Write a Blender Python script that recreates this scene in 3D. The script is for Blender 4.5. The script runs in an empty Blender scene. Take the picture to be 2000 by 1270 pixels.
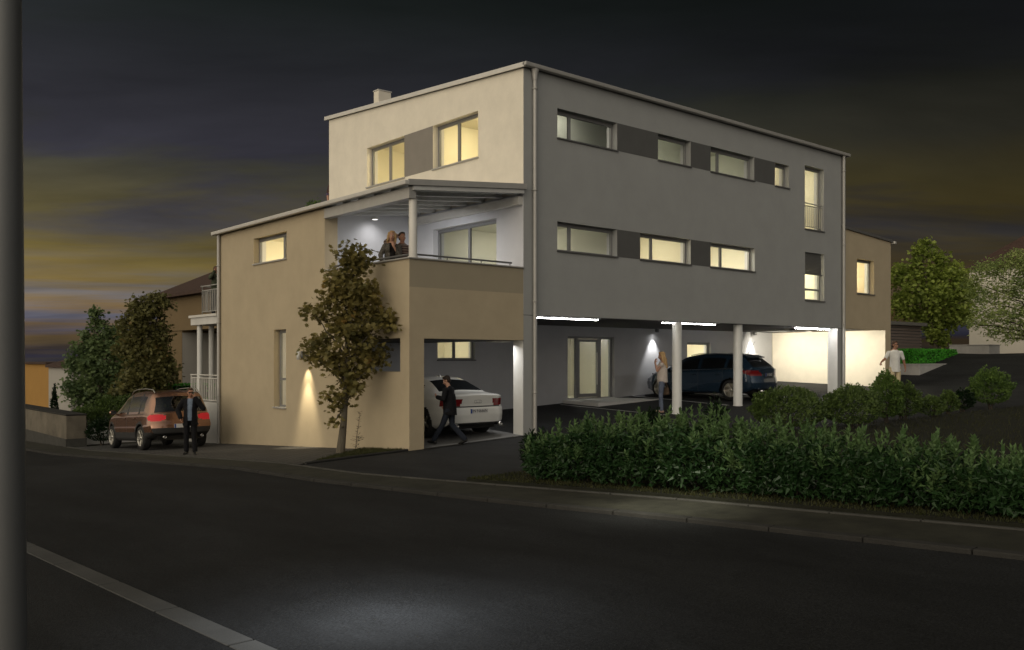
import bpy, bmesh, math, random
from mathutils import Vector, Matrix, Euler, geometry, noise
R_ = math.radians
sc = bpy.context.scene
COL = sc.collection
random.seed(7)

# ------------------------------------------------------------------ helpers
def clamp(v, a, b): return max(a, min(b, v))
def sstep(a, b, v):
    t = clamp((v - a) / (b - a), 0, 1); return t * t * (3 - 2 * t)

class MB:
    """collects faces and links them as ONE mesh object"""
    def __init__(s): s.v = []; s.f = []; s.sm = []
    def add(s, vs, fs, smooth=False):
        o = len(s.v); s.v += [tuple(v) for v in vs]
        s.f += [tuple(i + o for i in f) for f in fs]; s.sm += [smooth] * len(fs); return s
    def quad(s, a, b, c, d): return s.add([a, b, c, d], [(0, 1, 2, 3)])
    def box(s, x0, x1, y0, y1, z0, z1):
        return s.add([(x0,y0,z0),(x1,y0,z0),(x1,y1,z0),(x0,y1,z0),(x0,y0,z1),(x1,y0,z1),(x1,y1,z1),(x0,y1,z1)],
                     [(3,2,1,0),(4,5,6,7),(0,1,5,4),(1,2,6,5),(2,3,7,6),(3,0,4,7)])
    def boxT(s, P, a0, a1, d0, d1, z0, z1):
        m = MB().box(a0, a1, d0, d1, z0, z1)
        return s.add([P(*v) for v in m.v], m.f)
    def hexa(s, lo, hi):
        """four lower and four upper corners"""
        return s.add(list(lo) + list(hi), [(3,2,1,0),(4,5,6,7),(0,1,5,4),(1,2,6,5),(2,3,7,6),(3,0,4,7)])
    def tube(s, pts, r, n=10, cap=True):
        pts = [Vector(p) for p in pts]; rs = r if isinstance(r, (list, tuple)) else [r] * len(pts)
        ring = []; up = None
        for i, p in enumerate(pts):
            t = (pts[min(i+1, len(pts)-1)] - pts[max(i-1, 0)]).normalized()
            if up is None:
                up = Vector((0,0,1)) if abs(t.z) < .9 else Vector((1,0,0))
            u = (up - t * up.dot(t)).normalized(); w = t.cross(u); up = u
            ring.append([p + (u * math.cos(2*math.pi*k/n) + w * math.sin(2*math.pi*k/n)) * rs[i] for k in range(n)])
        vs = [v for rr in ring for v in rr]; fs = []
        for i in range(len(pts) - 1):
            for k in range(n):
                fs.append((i*n+k, i*n+(k+1) % n, (i+1)*n+(k+1) % n, (i+1)*n+k))
        s.add(vs, fs, True)
        if cap:
            s.add(ring[0][::-1], [tuple(range(n))]); s.add(ring[-1], [tuple(range(n))])
        return s
    def lathe(s, prof, M=None, n=24, smooth=True):
        """profile of (radius, height) turned about z, then moved by M"""
        vs = []; fs = []
        for r, h in prof:
            for k in range(n):
                a = 2*math.pi*k/n; v = Vector((r*math.cos(a), r*math.sin(a), h)); vs.append(M @ v if M else v)
        for i in range(len(prof)-1):
            for k in range(n):
                fs.append((i*n+k, i*n+(k+1) % n, (i+1)*n+(k+1) % n, (i+1)*n+k))
        return s.add(vs, fs, smooth)
    def ell(s, c, r, M=None, nu=14, nv=9):
        c = Vector(c); vs = []; fs = []
        for j in range(nv+1):
            th = math.pi*j/nv
            for i in range(nu):
                ph = 2*math.pi*i/nu
                v = Vector((r[0]*math.sin(th)*math.cos(ph), r[1]*math.sin(th)*math.sin(ph), r[2]*math.cos(th)))
                if M: v = M @ v
                vs.append(c + v)
        for j in range(nv):
            for i in range(nu): fs.append((j*nu+i, (j+1)*nu+i, (j+1)*nu+(i+1) % nu, j*nu+(i+1) % nu))
        return s.add(vs, fs, True)
    def cap(s, p, q, r1, r2, n=10):
        """tapered limb with rounded ends"""
        p = Vector(p); q = Vector(q); d = (q-p)
        L = d.length
        if L < 1e-6: return s.ell(p, (r1, r1, r1))
        t = d / L; pts = []; rs = []
        for a in (-1, -.7, -.38): pts.append(p + t*a*r1); rs.append(max(.0008, r1*math.sqrt(max(0, 1-a*a))))
        pts.append(p); rs.append(r1); pts.append((p+q)/2); rs.append((r1+r2)/2); pts.append(q); rs.append(r2)
        for a in (.38, .7, 1): pts.append(q + t*a*r2); rs.append(max(.0008, r2*math.sqrt(max(0, 1-a*a))))
        return s.tube(pts, rs, n)
    def build(s, name, mat, parent=None, smooth=None):
        me = bpy.data.meshes.new(name)
        me.from_pydata(s.v, [], s.f); me.update()
        if smooth is None: me.polygons.foreach_set('use_smooth', s.sm)
        else: me.polygons.foreach_set('use_smooth', [smooth]*len(s.f))
        if mat: me.materials.append(mat)
        o = bpy.data.objects.new(name, me); COL.objects.link(o)
        if parent: o.parent = parent
        return o

def recalc(o):
    b = bmesh.new(); b.from_mesh(o.data); bmesh.ops.recalc_face_normals(b, faces=b.faces); b.to_mesh(o.data); b.free(); return o
def bevel(o, w, seg=1):
    m = o.modifiers.new('b', 'BEVEL'); m.width = w; m.segments = seg; m.limit_method = 'ANGLE'; return o
def thing(name, label, cat, loc=(0,0,0), rz=0, group=None, scale=1):
    o = bpy.data.objects.new(name, None); COL.objects.link(o)
    o.location = loc; o.rotation_euler = (0,0,rz); o.scale = (scale,)*3; o.empty_display_size = .2
    return tag(o, label, cat, group)
def tag(o, label=None, cat=None, group=None, kind=None):
    if label: o['label'] = label
    if cat: o['category'] = cat
    if group: o['group'] = group
    if kind: o['kind'] = kind
    return o
def copy_tree(o, parent=None):
    c = o.copy(); COL.objects.link(c)
    if parent: c.parent = parent
    for ch in o.children: copy_tree(ch, c)
    return c

# ------------------------------------------------------------------ materials
MATS = {}
def nt(name):
    m = bpy.data.materials.new(name); m.use_nodes = True; MATS[name] = m
    return m, m.node_tree.nodes, m.node_tree.links, m.node_tree.nodes['Principled BSDF']
def pm(name, col, rough=.8, var=.12, scale=3.0, bump=0.0, bscale=120., metal=0., coat=0., spec=.3, detail=6, col2=None, stretch=None, alpha=None):
    """painted / mineral / metal surface with noise in its colour and a fine bump"""
    m, N, L, b = nt(name)
    b.inputs['Roughness'].default_value = rough; b.inputs['Metallic'].default_value = metal
    b.inputs['Specular IOR Level'].default_value = spec
    if coat: b.inputs['Coat Weight'].default_value = coat; b.inputs['Coat Roughness'].default_value = .05
    tc = N.new('ShaderNodeTexCoord'); src = tc.outputs['Object']
    if stretch:
        mp = N.new('ShaderNodeMapping'); mp.inputs['Scale'].default_value = stretch
        L.new(src, mp.inputs['Vector']); src = mp.outputs['Vector']
    if var or col2:
        n = N.new('ShaderNodeTexNoise'); n.inputs['Scale'].default_value = scale; n.inputs['Detail'].default_value = detail
        n.inputs['Roughness'].default_value = .65
        L.new(src, n.inputs['Vector'])
        r = N.new('ShaderNodeValToRGB')
        c2 = col2 or tuple(min(1, c*(1+var)) for c in col); c1 = col if col2 else tuple(c*(1-var) for c in col)
        r.color_ramp.elements[0].position = .33; r.color_ramp.elements[1].position = .68
        r.color_ramp.elements[0].color = (*c1, 1); r.color_ramp.elements[1].color = (*c2, 1)
        L.new(n.outputs['Fac'], r.inputs['Fac']); L.new(r.outputs['Color'], b.inputs['Base Color'])
    else: b.inputs['Base Color'].default_value = (*col, 1)
    if bump:
        n2 = N.new('ShaderNodeTexNoise'); n2.inputs['Scale'].default_value = bscale; n2.inputs['Detail'].default_value = 3
        L.new(tc.outputs['Object'], n2.inputs['Vector'])
        bu = N.new('ShaderNodeBump'); bu.inputs['Strength'].default_value = bump; bu.inputs['Distance'].default_value = .01
        L.new(n2.outputs['Fac'], bu.inputs['Height']); L.new(bu.outputs['Normal'], b.inputs['Normal'])
    return m
def em(name, col, strength):
    m, N, L, b = nt(name)
    b.inputs['Base Color'].default_value = (*[c*.5 for c in col], 1)
    b.inputs['Emission Color'].default_value = (*col, 1); b.inputs['Emission Strength'].default_value = strength
    return m
def glass(name, tint=(.93,.95,.95), refl=.07, rough=.015):
    m, N, L, b = nt(name); N.remove(b)
    out = N['Material Output']
    t = N.new('ShaderNodeBsdfTransparent'); t.inputs['Color'].default_value = (*tint, 1)
    g = N.new('ShaderNodeBsdfGlossy'); g.inputs['Roughness'].default_value = rough; g.inputs['Color'].default_value = (1,1,1,1)
    lw = N.new('ShaderNodeLayerWeight'); lw.inputs['Blend'].default_value = .5
    p = N.new('ShaderNodeMath'); p.operation = 'POWER'; p.inputs[1].default_value = 4
    ma = N.new('ShaderNodeMath'); ma.operation = 'MULTIPLY_ADD'; ma.inputs[1].default_value = .75; ma.inputs[2].default_value = refl
    mix = N.new('ShaderNodeMixShader')
    L.new(lw.outputs['Facing'], p.inputs[0]); L.new(p.outputs[0], ma.inputs[0]); L.new(ma.outputs[0], mix.inputs['Fac'])
    L.new(t.outputs[0], mix.inputs[1]); L.new(g.outputs[0], mix.inputs[2]); L.new(mix.outputs[0], out.inputs['Surface'])
    return m
def leafm(name, c1, c2, c3=None, rough=.5, trans=.4, clump=1.6):
    """leaf: colour differs from leaf clump to leaf clump, some light passes through"""
    m, N, L, b = nt(name)
    geo = N.new('ShaderNodeNewGeometry'); r = N.new('ShaderNodeValToRGB')
    r.color_ramp.elements[0].color = (*c1, 1); r.color_ramp.elements[1].color = (*c2, 1)
    if c3:
        e = r.color_ramp.elements.new(.8); e.color = (*c3, 1); r.color_ramp.elements[1].position = 1
        r.color_ramp.elements[2].color = (*c2, 1)
    tc = N.new('ShaderNodeTexCoord'); nz = N.new('ShaderNodeTexNoise'); nz.inputs['Scale'].default_value = clump; nz.inputs['Detail'].default_value = 2
    L.new(tc.outputs['Object'], nz.inputs['Vector'])
    m1 = N.new('ShaderNodeMath'); m1.operation = 'MULTIPLY_ADD'; m1.inputs[1].default_value = 1.9; m1.inputs[2].default_value = -.7
    L.new(nz.outputs['Fac'], m1.inputs[0])
    m2 = N.new('ShaderNodeMath'); m2.operation = 'MULTIPLY_ADD'; m2.inputs[1].default_value = .55; m2.use_clamp = True
    L.new(geo.outputs['Random Per Island'], m2.inputs[0]); L.new(m1.outputs[0], m2.inputs[2])
    L.new(m2.outputs[0], r.inputs['Fac']); L.new(r.outputs['Color'], b.inputs['Base Color'])
    b.inputs['Roughness'].default_value = rough; b.inputs['Specular IOR Level'].default_value = .3
    tr = N.new('ShaderNodeBsdfTranslucent'); L.new(r.outputs['Color'], tr.inputs['Color'])
    mix = N.new('ShaderNodeMixShader'); mix.inputs['Fac'].default_value = trans
    L.new(b.outputs[0], mix.inputs[1]); L.new(tr.outputs[0], mix.inputs[2])
    L.new(mix.outputs[0], N['Material Output'].inputs['Surface'])
    return m

M = {}
M['white'] = pm('white_render', (.76,.705,.60), .9, .06, 1.6, .25, 160)
M['beige'] = pm('beige_render', (.44,.367,.255), .9, .055, 1.3, .25, 160)
M['band'] = pm('brown_parapet_render', (.335,.29,.21), .9, .04, 1.3, .25, 160)
M['grey'] = pm('grey_render', (.325,.331,.328), .9, .045, 1.2, .25, 160)
M['dkpanel'] = pm('anthracite_panel', (.10,.10,.098), .6, .06, 2, 0)
M['taupe'] = pm('taupe_panel', (.235,.215,.19), .7, .05, 2, 0)
M['ggrey'] = pm('ground_floor_grey_render', (.40,.40,.41), .9, .05, 1.2, .25, 160)
M['loggia'] = pm('loggia_white_render', (.62,.62,.64), .9, .03, 1.5, .2, 160)
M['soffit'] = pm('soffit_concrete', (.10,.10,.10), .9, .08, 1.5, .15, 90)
M['metal'] = pm('grey_sheet_metal', (.40,.39,.37), .45, .06, 4, 0, metal=.25, spec=.5)
M['dmetal'] = pm('dark_sheet_metal', (.12,.12,.118), .45, .06, 4, 0, metal=.2, spec=.5)
M['lmetal'] = pm('light_painted_metal', (.60,.58,.54), .45, .05, 4, 0, metal=.1, spec=.5)
M['frame'] = pm('grey_window_frame', (.20,.20,.20), .45, .04, 6, 0, spec=.4)
M['post'] = pm('white_painted_steel', (.62,.62,.60), .35, .04, 4, 0, spec=.5)
M['glass'] = glass('window_glass', (.95,.96,.95), .05)
M['frost'] = glass('satin_glass', (.80,.84,.84), .10, .25)
M['roofing'] = pm('roof_sheet', (.13,.125,.12), .7, .1, 3, 0)
M['wood'] = pm('painted_rafter', (.55,.55,.54), .7, .06, 5, 0)
M['conc'] = pm('concrete', (.40,.39,.375), .9, .12, 2.2, .3, 80)
M['lconc'] = pm('light_concrete', (.56,.55,.53), .9, .08, 1.6, .2, 80)

# ------------------------------------------------------------------ terrain height
def ground(x, y):
    xx = clamp(x, -3.35, 26)
    if y <= 0: z = .045*xx - .023*y
    elif x > -3.35: z = .045*xx + .03*min(y, 12)
    else: z = .045*xx - .056*min(y, 12) - .03*clamp(y-12, 0, 28)
    if x < -3.35: z += .01*(max(x, -30)+3.35)
    return z + .14*clamp(x-19.5, 0, 6.5)
def base_z(x, y):
    if y <= 0: return ground(x, max(y, -40))
    l = .045*clamp(x, -3.35, 26) - .056*min(y, 12) - .03*clamp(y-12, 0, 28) + (.01*(max(x,-30)+3.35) if x < -3.35 else 0)
    r = .045*min(x, 26) + .03*min(y, 12) + .14*clamp(x-19.5, 0, 6.5) - .05*clamp(y-14, 0, 60)
    w = sstep(4, 15, x)
    return l*(1-w) + r*w

def resample(poly, step, closed=True):
    out = []; n = len(poly)
    for i in range(n if closed else n-1):
        a = Vector(poly[i]); b = Vector(poly[(i+1) % n]); k = max(1, int((b-a).length/step))
        out += [a.lerp(b, j/k) for j in range(k)]
    if not closed: out.append(Vector(poly[-1]))
    return out
def inside(p, poly):
    c = False; n = len(poly); x, y = p
    for i in range(n):
        x1, y1 = poly[i]; x2, y2 = poly[(i+1) % n]
        if (y1 > y) != (y2 > y) and x < (x2-x1)*(y-y1)/(y2-y1)+x1: c = not c
    return c
def sheet(name, poly, mat, off=0., step=.8, zf=ground, skirt=0.):
    """a sheet of ground with an exact outline, draped on the terrain (with a downturned edge)"""
    b = resample(poly, step); n = len(b); pts = [Vector((p[0], p[1])) for p in b]
    xs = [p[0] for p in poly]; ys = [p[1] for p in poly]
    x = min(xs)+step*.5
    inner = []
    while x < max(xs):
        y = min(ys)+step*.5
        while y < max(ys):
            if inside((x, y), poly) and min((Vector((x,y))-q).length for q in pts) > step*.35: inner.append(Vector((x, y)))
            y += step
        x += step
    ed = [(i, (i+1) % n) for i in range(n)]
    vo, eo, fo, *_ = geometry.delaunay_2d_cdt(pts+inner, ed, [], 1, 1e-5)
    m = MB(); m.add([(v[0], v[1], zf(v[0], v[1])+off) for v in vo], [tuple(f) for f in fo], True)
    if skirt:
        for i in range(n):
            p, q = b[i], b[(i+1) % n]
            zp, zq = zf(*p[:2])+off, zf(*q[:2])+off
            m.quad((p[0],p[1],zp), (q[0],q[1],zq), (q[0],q[1],zq-skirt), (p[0],p[1],zp-skirt))
    o = m.build(name, mat); o['kind'] = 'structure'
    return o
# ================================================================== the ground
def asphalt(name, c, wet=.55):
    m, N, L, b = nt(name)
    tc = N.new('ShaderNodeTexCoord')
    n1 = N.new('ShaderNodeTexNoise'); n1.inputs['Scale'].default_value = .9; n1.inputs['Detail'].default_value = 8; n1.inputs['Roughness'].default_value = .7
    n2 = N.new('ShaderNodeTexVoronoi'); n2.inputs['Scale'].default_value = 90
    n3 = N.new('ShaderNodeTexNoise'); n3.inputs['Scale'].default_value = 55; n3.inputs['Detail'].default_value = 2
    for n in (n2, n3): L.new(tc.outputs['Object'], n.inputs['Vector'])
    mp = N.new('ShaderNodeMapping'); mp.inputs['Scale'].default_value = (1,.35,1); L.new(tc.outputs['Object'], mp.inputs['Vector']); L.new(mp.outputs[0], n1.inputs['Vector'])
    r = N.new('ShaderNodeValToRGB'); r.color_ramp.elements[0].position = .3; r.color_ramp.elements[1].position = .72
    r.color_ramp.elements[0].color = (*[k*.5 for k in c], 1); r.color_ramp.elements[1].color = (*[k*1.75 for k in c], 1)
    L.new(n1.outputs['Fac'], r.inputs['Fac'])
    mx = N.new('ShaderNodeMix'); mx.data_type = 'RGBA'; mx.blend_type = 'MULTIPLY'; mx.inputs['Factor'].default_value = .8
    r2 = N.new('ShaderNodeValToRGB'); r2.color_ramp.elements[0].position = .3; r2.color_ramp.elements[0].color = (.25,.25,.25,1); r2.color_ramp.elements[1].position = .7; r2.color_ramp.elements[1].color = (2.0,2.0,2.0,1)
    L.new(n3.outputs['Fac'], r2.inputs['Fac'])
    L.new(r.outputs['Color'], mx.inputs[6]); L.new(r2.outputs['Color'], mx.inputs[7]); L.new(mx.outputs[2], b.inputs['Base Color'])
    b.inputs['Roughness'].default_value = .85; b.inputs['Specular IOR Level'].default_value = .25
    bu = N.new('ShaderNodeBump'); bu.inputs['Strength'].default_value = .5; bu.inputs['Distance'].default_value = .006
    L.new(n2.outputs['Distance'], bu.inputs['Height']); L.new(bu.outputs['Normal'], b.inputs['Normal'])
    return m
def pavers(name, c, sx=5.0):
    m, N, L, b = nt(name)
    tc = N.new('ShaderNodeTexCoord'); br = N.new('ShaderNodeTexBrick')
    br.inputs['Scale'].default_value = sx; br.inputs['Mortar Size'].default_value = .085; br.inputs['Brick Width'].default_value = 1.; br.inputs['Row Height'].default_value = .5
    br.inputs['Color1'].default_value = (*c, 1); br.inputs['Color2'].default_value = (*[k*.5 for k in c], 1); br.inputs['Mortar'].default_value = (*[k*.12 for k in c], 1)
    L.new(tc.outputs['Object'], br.inputs['Vector'])
    L.new(br.outputs['Color'], b.inputs['Base Color']); b.inputs['Roughness'].default_value = .8
    bu = N.new('ShaderNodeBump'); bu.inputs['Strength'].default_value = .6; bu.inputs['Distance'].default_value = .012; bu.invert = True
    L.new(br.outputs['Fac'], bu.inputs['Height']); L.new(bu.outputs['Normal'], b.inputs['Normal'])
    return m
M['asphalt'] = asphalt('road_asphalt', (.0098,.0104,.0112))
M['asphalt2'] = asphalt('drive_asphalt', (.0140,.0146,.0158))
M['pav'] = pavers('block_paving', (.085,.083,.080), 3.2)
M['walk'] = pm('mossy_pavement', (.027,.0265,.019), .9, .4, 2.2, .3, 60)
M['kerb'] = pm('kerb_stone', (.052,.051,.046), .9, .2, 3, .3, 60)
M['kerbd'] = pm('dark_kerb_stone', (.028,.027,.025), .9, .2, 3, .3, 60)
M['gutter'] = pm('gutter_stone', (.062,.062,.060), .9, .14, 1.6, .3, 70)
M['lawn'] = pm('lawn_soil', (.010,.0105,.0055), .95, .35, 5, .6, 40)
M['earth'] = pm('earth', (.030,.028,.020), .95, .3, .8, .4, 20)
M['floor'] = pm('carport_concrete_floor', (.15,.15,.15), .85, .14, .9, .2, 60)
M['line'] = pm('white_line_paint', (.45,.45,.44), .8, .12, 8, 0)

# base terrain out to the horizon
m = MB(); xs = [-260,-160,-100,-70,-50,-40] + [-36+2*i for i in range(47)] + [60,70,90,130,200,300]
ys = [-120,-70,-50] + [-40+2*i for i in range(51)] + [66,75,90,130,200,330]
vs = []
for y in ys:
    for x in xs:
        under = 1.0 if (-3.4 < x < 18.6 and -0.1 < y < 12.1) else .09
        vs.append((x, y, base_z(x, y) - under))
nx = len(xs)
m.add(vs, [(j*nx+i, j*nx+i+1, (j+1)*nx+i+1, (j+1)*nx+i) for j in range(len(ys)-1) for i in range(nx-1)], True)
tag(m.build('ground', M['earth']), kind='structure')

# lines that run along the road (measured on the ground, y -> x)
def lin(pts):
    pts = sorted(pts, key=lambda p: p[1])
    def f(y):
        if y <= pts[0][1]: a, b = pts[0], pts[1]
        elif y >= pts[-1][1]: a, b = pts[-2], pts[-1]
        else:
            for a, b in zip(pts, pts[1:]):
                if a[1] <= y <= b[1]: break
        return a[0] + (b[0]-a[0])*(y-a[1])/(b[1]-a[1])
    return f
road_x = lin([(-5.82,-13.4),(-6.3,-9.7),(-6.75,-7.3),(-7.3,-2.9),(-7.8,14.5)])
walk_x = lin([(-4.55,-13),(-5.2,-8.8),(-5.92,-5.35),(-6.38,-2.9),(-6.7,14.5)])
gut0 = lin([(-11.83,-11.2),(-12.1,-5.4)]); gut1 = lin([(-12.02,-11.2),(-12.29,-5.4)])
Y0, Y1 = -30, 60
yy = [Y0 + i for i in range(Y1-Y0+1)]
def strip(name, fa, fb, mat, off, y0=Y0, y1=Y1, n=4, step=.6):
    m = MB(); k = max(1, int((y1-y0)/step)); vs = []
    for i in range(k+1):
        y = y0+(y1-y0)*i/k; a, b = fa(y), fb(y)
        for j in range(n+1):
            x = a+(b-a)*j/n; vs.append((x, y, ground(x, y)+off))
    m.add(vs, [(i*(n+1)+j, i*(n+1)+j+1, (i+1)*(n+1)+j+1, (i+1)*(n+1)+j) for i in range(k) for j in range(n)], True)
    return tag(m.build(name, mat), kind='structure')
RD = -.05
strip('road', lambda y: gut0(y)+.004, lambda y: road_x(y)-.004, M['asphalt'], RD, n=6)
strip('near_pavement', lambda y: -30, lambda y: gut1(y)-.004, M['asphalt'], RD, n=10)
# flat gutter stones, 1.15 m long with open joints
m = MB(); y = -22.
while y < 30:
    a, b = y+.012, y+1.24
    m.hexa([(gut1(a),a,ground(gut1(a),a)-.2),(gut0(a),a,ground(gut0(a),a)-.2),(gut0(b),b,ground(gut0(b),b)-.2),(gut1(b),b,ground(gut1(b),b)-.2)],
           [(gut1(a),a,ground(gut1(a),a)+RD+.006),(gut0(a),a,ground(gut0(a),a)+RD+.006),(gut0(b),b,ground(gut0(b),b)+RD+.006),(gut1(b),b,ground(gut1(b),b)+RD+.006)])
    y += 1.25
bevel(tag(m.build('road_gutter', M['gutter']), kind='structure'), .006)
# kerb: stones with a low face towards the road, then the walk
m = MB(); y = -22.
while y < 40:
    a, b = y+.006, y+.994
    c = lambda d, t, h: (road_x(t)+d, t, ground(road_x(t)+d, t)+h)
    m.hexa([c(0,a,-.2),c(.14,a,-.2),c(.14,b,-.2),c(0,b,-.2)], [c(0,a,.0),c(.14,a,.004),c(.14,b,.004),c(0,b,.0)])
    y += 1.0
bevel(tag(m.build('kerb', M['kerbd']), kind='structure'), .012, 2)
strip('sidewalk', lambda y: road_x(y)+.144, lambda y: walk_x(y)-.05, M['walk'], -.004, n=3)
m = MB(); y = -22.
while y < 14.4:
    a, b = y+.006, min(14.4, y+.994)
    c = lambda d, t, h: (walk_x(t)+d, t, ground(walk_x(t)+d, t)+h)
    m.hexa([c(-.05,a,-.15),c(.03,a,-.15),c(.03,b,-.15),c(-.05,b,-.15)], [c(-.05,a,.014),c(.03,a,.014),c(.03,b,.014),c(-.05,b,.014)])
    y += 1.0
bevel(tag(m.build('edging_kerb', M['kerb']), kind='structure'), .008)
# forecourt / side road of dark asphalt, right out to the hill
wl = [(walk_x(y)+.034, y) for y in (-5.3,-4,-3,-2,-1,-.75)]
sheet('driveway', wl + [(-4.9,-.32),(-3.36,-.02),(-3.36,.0)] + [(18.6,.0),(19.2,8),(19.6,14),(40,14),(46,-4),(44,-14),(30,-11),(22,-9.4),(9.7,-7.4),(5.1,-6.2),(2.3,-5.2),(-1.0,-4.6)], M['asphalt2'], 0, 1.0)
# parking bay of block paving beside the house
pk = [(walk_x(y)+.034, y) for y in (13.9,12,9,6,3,0,-.7)]
sheet('parking_bay', pk + [(-3.36,2.0),(-3.36,13.9)], M['pav'], .004, .8)
sheet('planting_bed', [(-6.28,-.70),(-3.37,.02),(-3.37,1.93)], M['lawn'], .02, .35, skirt=.06)
m = MB()
m.tube([(-6.25,-.72,ground(-6.25,-.72)+.02),(-4.9,-.34,ground(-4.9,-.34)+.02),(-3.4,.0,ground(-3.4,0)+.02)], .03, 6)
tag(m.build('bed_edging', M['kerbd']), kind='structure')
# carport floor
sheet('carport_floor', [(-2.97,.02),(.02,.02),(.4,4.88),(-2.97,4.88)], M['floor'], .006, .7)
sheet('parking_floor', [(.03,.004),(18.1,.004),(18.1,4.88),(.405,4.88)], M['asphalt2'], .004, .8)
tag(sheet('threshold_kerb', [(-2.97,-.16),(15.0,-.16),(15.0,-.04),(-2.97,-.04)], M['kerbd'], .010, .8), kind='structure')
def pline(n, a, b, w=.09):
    d = (Vector(b)-Vector(a)).normalized(); k = Vector((-d.y, d.x))*w/2
    A, B = Vector(a), Vector(b)
    return sheet(n, [tuple(A-k), tuple(B-k), tuple(B+k), tuple(A+k)], M['line'], .010, .5)
pline('parking_line', (5.62,.35), (5.62,4.6)); pline('parking_line', (8.95,.45), (9.35,4.86), .12); pline('parking_line', (5.2,.28), (6.0,.28), .07)
pline('parking_line', (12.35,.45), (12.35,4.86))
# lawn behind the hedge, rising a little above the walk
lw = [(walk_x(y)+.034, y) for y in (-24,-16,-13,-10,-8,-6,-5.36)]
sheet('lawn', lw + [(-1.0,-4.66),(2.3,-5.26),(5.1,-6.26),(9.7,-7.46),(22,-9.46),(30,-12),(30,-24)], M['lawn'], .05, 1.1, skirt=.12)
# ================================================================== the apartment building
house = thing('apartment_building', 'three storey apartment house of grey, white and beige render with lit windows and open carport', 'building', (0,0,0))
FR = lambda Y: (lambda a, d, z: (a, Y+d, z))        # a wall looking towards -y, depth d goes inwards
LF = lambda X: (lambda a, d, z: (X+d, a, z))        # a wall looking towards -x
def wall(name, P, a0, a1, z0, z1, ops, th, mat, ztop=None, zbot=None, parent=None):
    A = sorted({a0, a1, *[clamp(o[i], a0, a1) for o in ops for i in (0, 1)]})
    Z = sorted({z0, z1, *[clamp(o[i], z0, z1) for o in ops for i in (2, 3)]})
    if zbot or ztop:
        k = 8; A = sorted(set(A) | {a0+(a1-a0)*i/k for i in range(k+1)})
    def zz(a, j):
        if j == len(Z)-1 and ztop: return ztop(a)
        if j == 0 and zbot: return zbot(a)
        return Z[j]
    na, nz = len(A)-1, len(Z)-1
    def full(i, j):
        if not (0 <= i < na and 0 <= j < nz): return False
        ca, cz = (A[i]+A[i+1])/2, (Z[j]+Z[j+1])/2
        return not any(o[0] < ca < o[1] and o[2] < cz < o[3] for o in ops)
    m = MB()
    for i in range(na):
        for j in range(nz):
            if not full(i, j): continue
            c = [(A[i],zz(A[i],j)),(A[i+1],zz(A[i+1],j)),(A[i+1],zz(A[i+1],j+1)),(A[i],zz(A[i],j+1))]
            f = [P(a,0,z) for a,z in c]; b = [P(a,th,z) for a,z in c]
            m.quad(*f); m.quad(*b[::-1])
            for (di, dj), (p, q) in {(0,-1):(0,1),(1,0):(1,2),(0,1):(2,3),(-1,0):(3,0)}.items():
                if not full(i+di, j+dj): m.quad(f[q], f[p], b[p], b[q])
    return m.build(name, mat, parent or house)

def window(P, a0, a1, z0, z1, mull=(), trans=(), depth=.17, sill=True, mat='glass', ft=.06, head=.09, name='window', sillmat='dmetal', parent=None):
    """window > frame, pane, sill: the frame is the window's own mesh"""
    m = MB(); d0, d1 = depth, depth+.07
    m.boxT(P, a0, a1, d0, d1, z1-head, z1)
    m.boxT(P, a0, a1, d0, d1, z0, z0+ft)
    m.boxT(P, a0, a0+ft, d0, d1, z0+ft, z1-head); m.boxT(P, a1-ft, a1, d0, d1, z0+ft, z1-head)
    for c in mull: m.boxT(P, c-.045, c+.045, d0+.004, d1-.004, z0+ft, z1-head)
    for c in trans: m.boxT(P, a0+ft, a1-ft, d0+.006, d1-.006, c-.035, c+.035)
    w = m.build(name, M['frame'], parent or house)
    bevel(w, .006)
    lm = MB(); e0, e1 = d1+.004, d1+.13
    lm.boxT(P, a0+.001, a0+.012, e0, e1, z0+.001, z1-.001); lm.boxT(P, a1-.012, a1-.001, e0, e1, z0+.001, z1-.001); lm.boxT(P, a0+.013, a1-.013, e0, e1, z1-.012, z1-.001)
    lm.build('reveal_lining', M['loggia'], w)
    cuts = [a0+ft] + sorted(mull) + [a1-ft]
    for p, q in zip(cuts, cuts[1:]):
        g = MB().quad(P(p, d0+.035, z0+ft), P(q, d0+.035, z0+ft), P(q, d0+.035, z1-head), P(p, d0+.035, z1-head)).build('pane', M[mat], w)
    if sill:
        s = MB().boxT(P, a0-.02, a1+.02, -.045, depth-.004, z0-.03, z0+.006).build('sill', M[sillmat], w)
    return w

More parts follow.
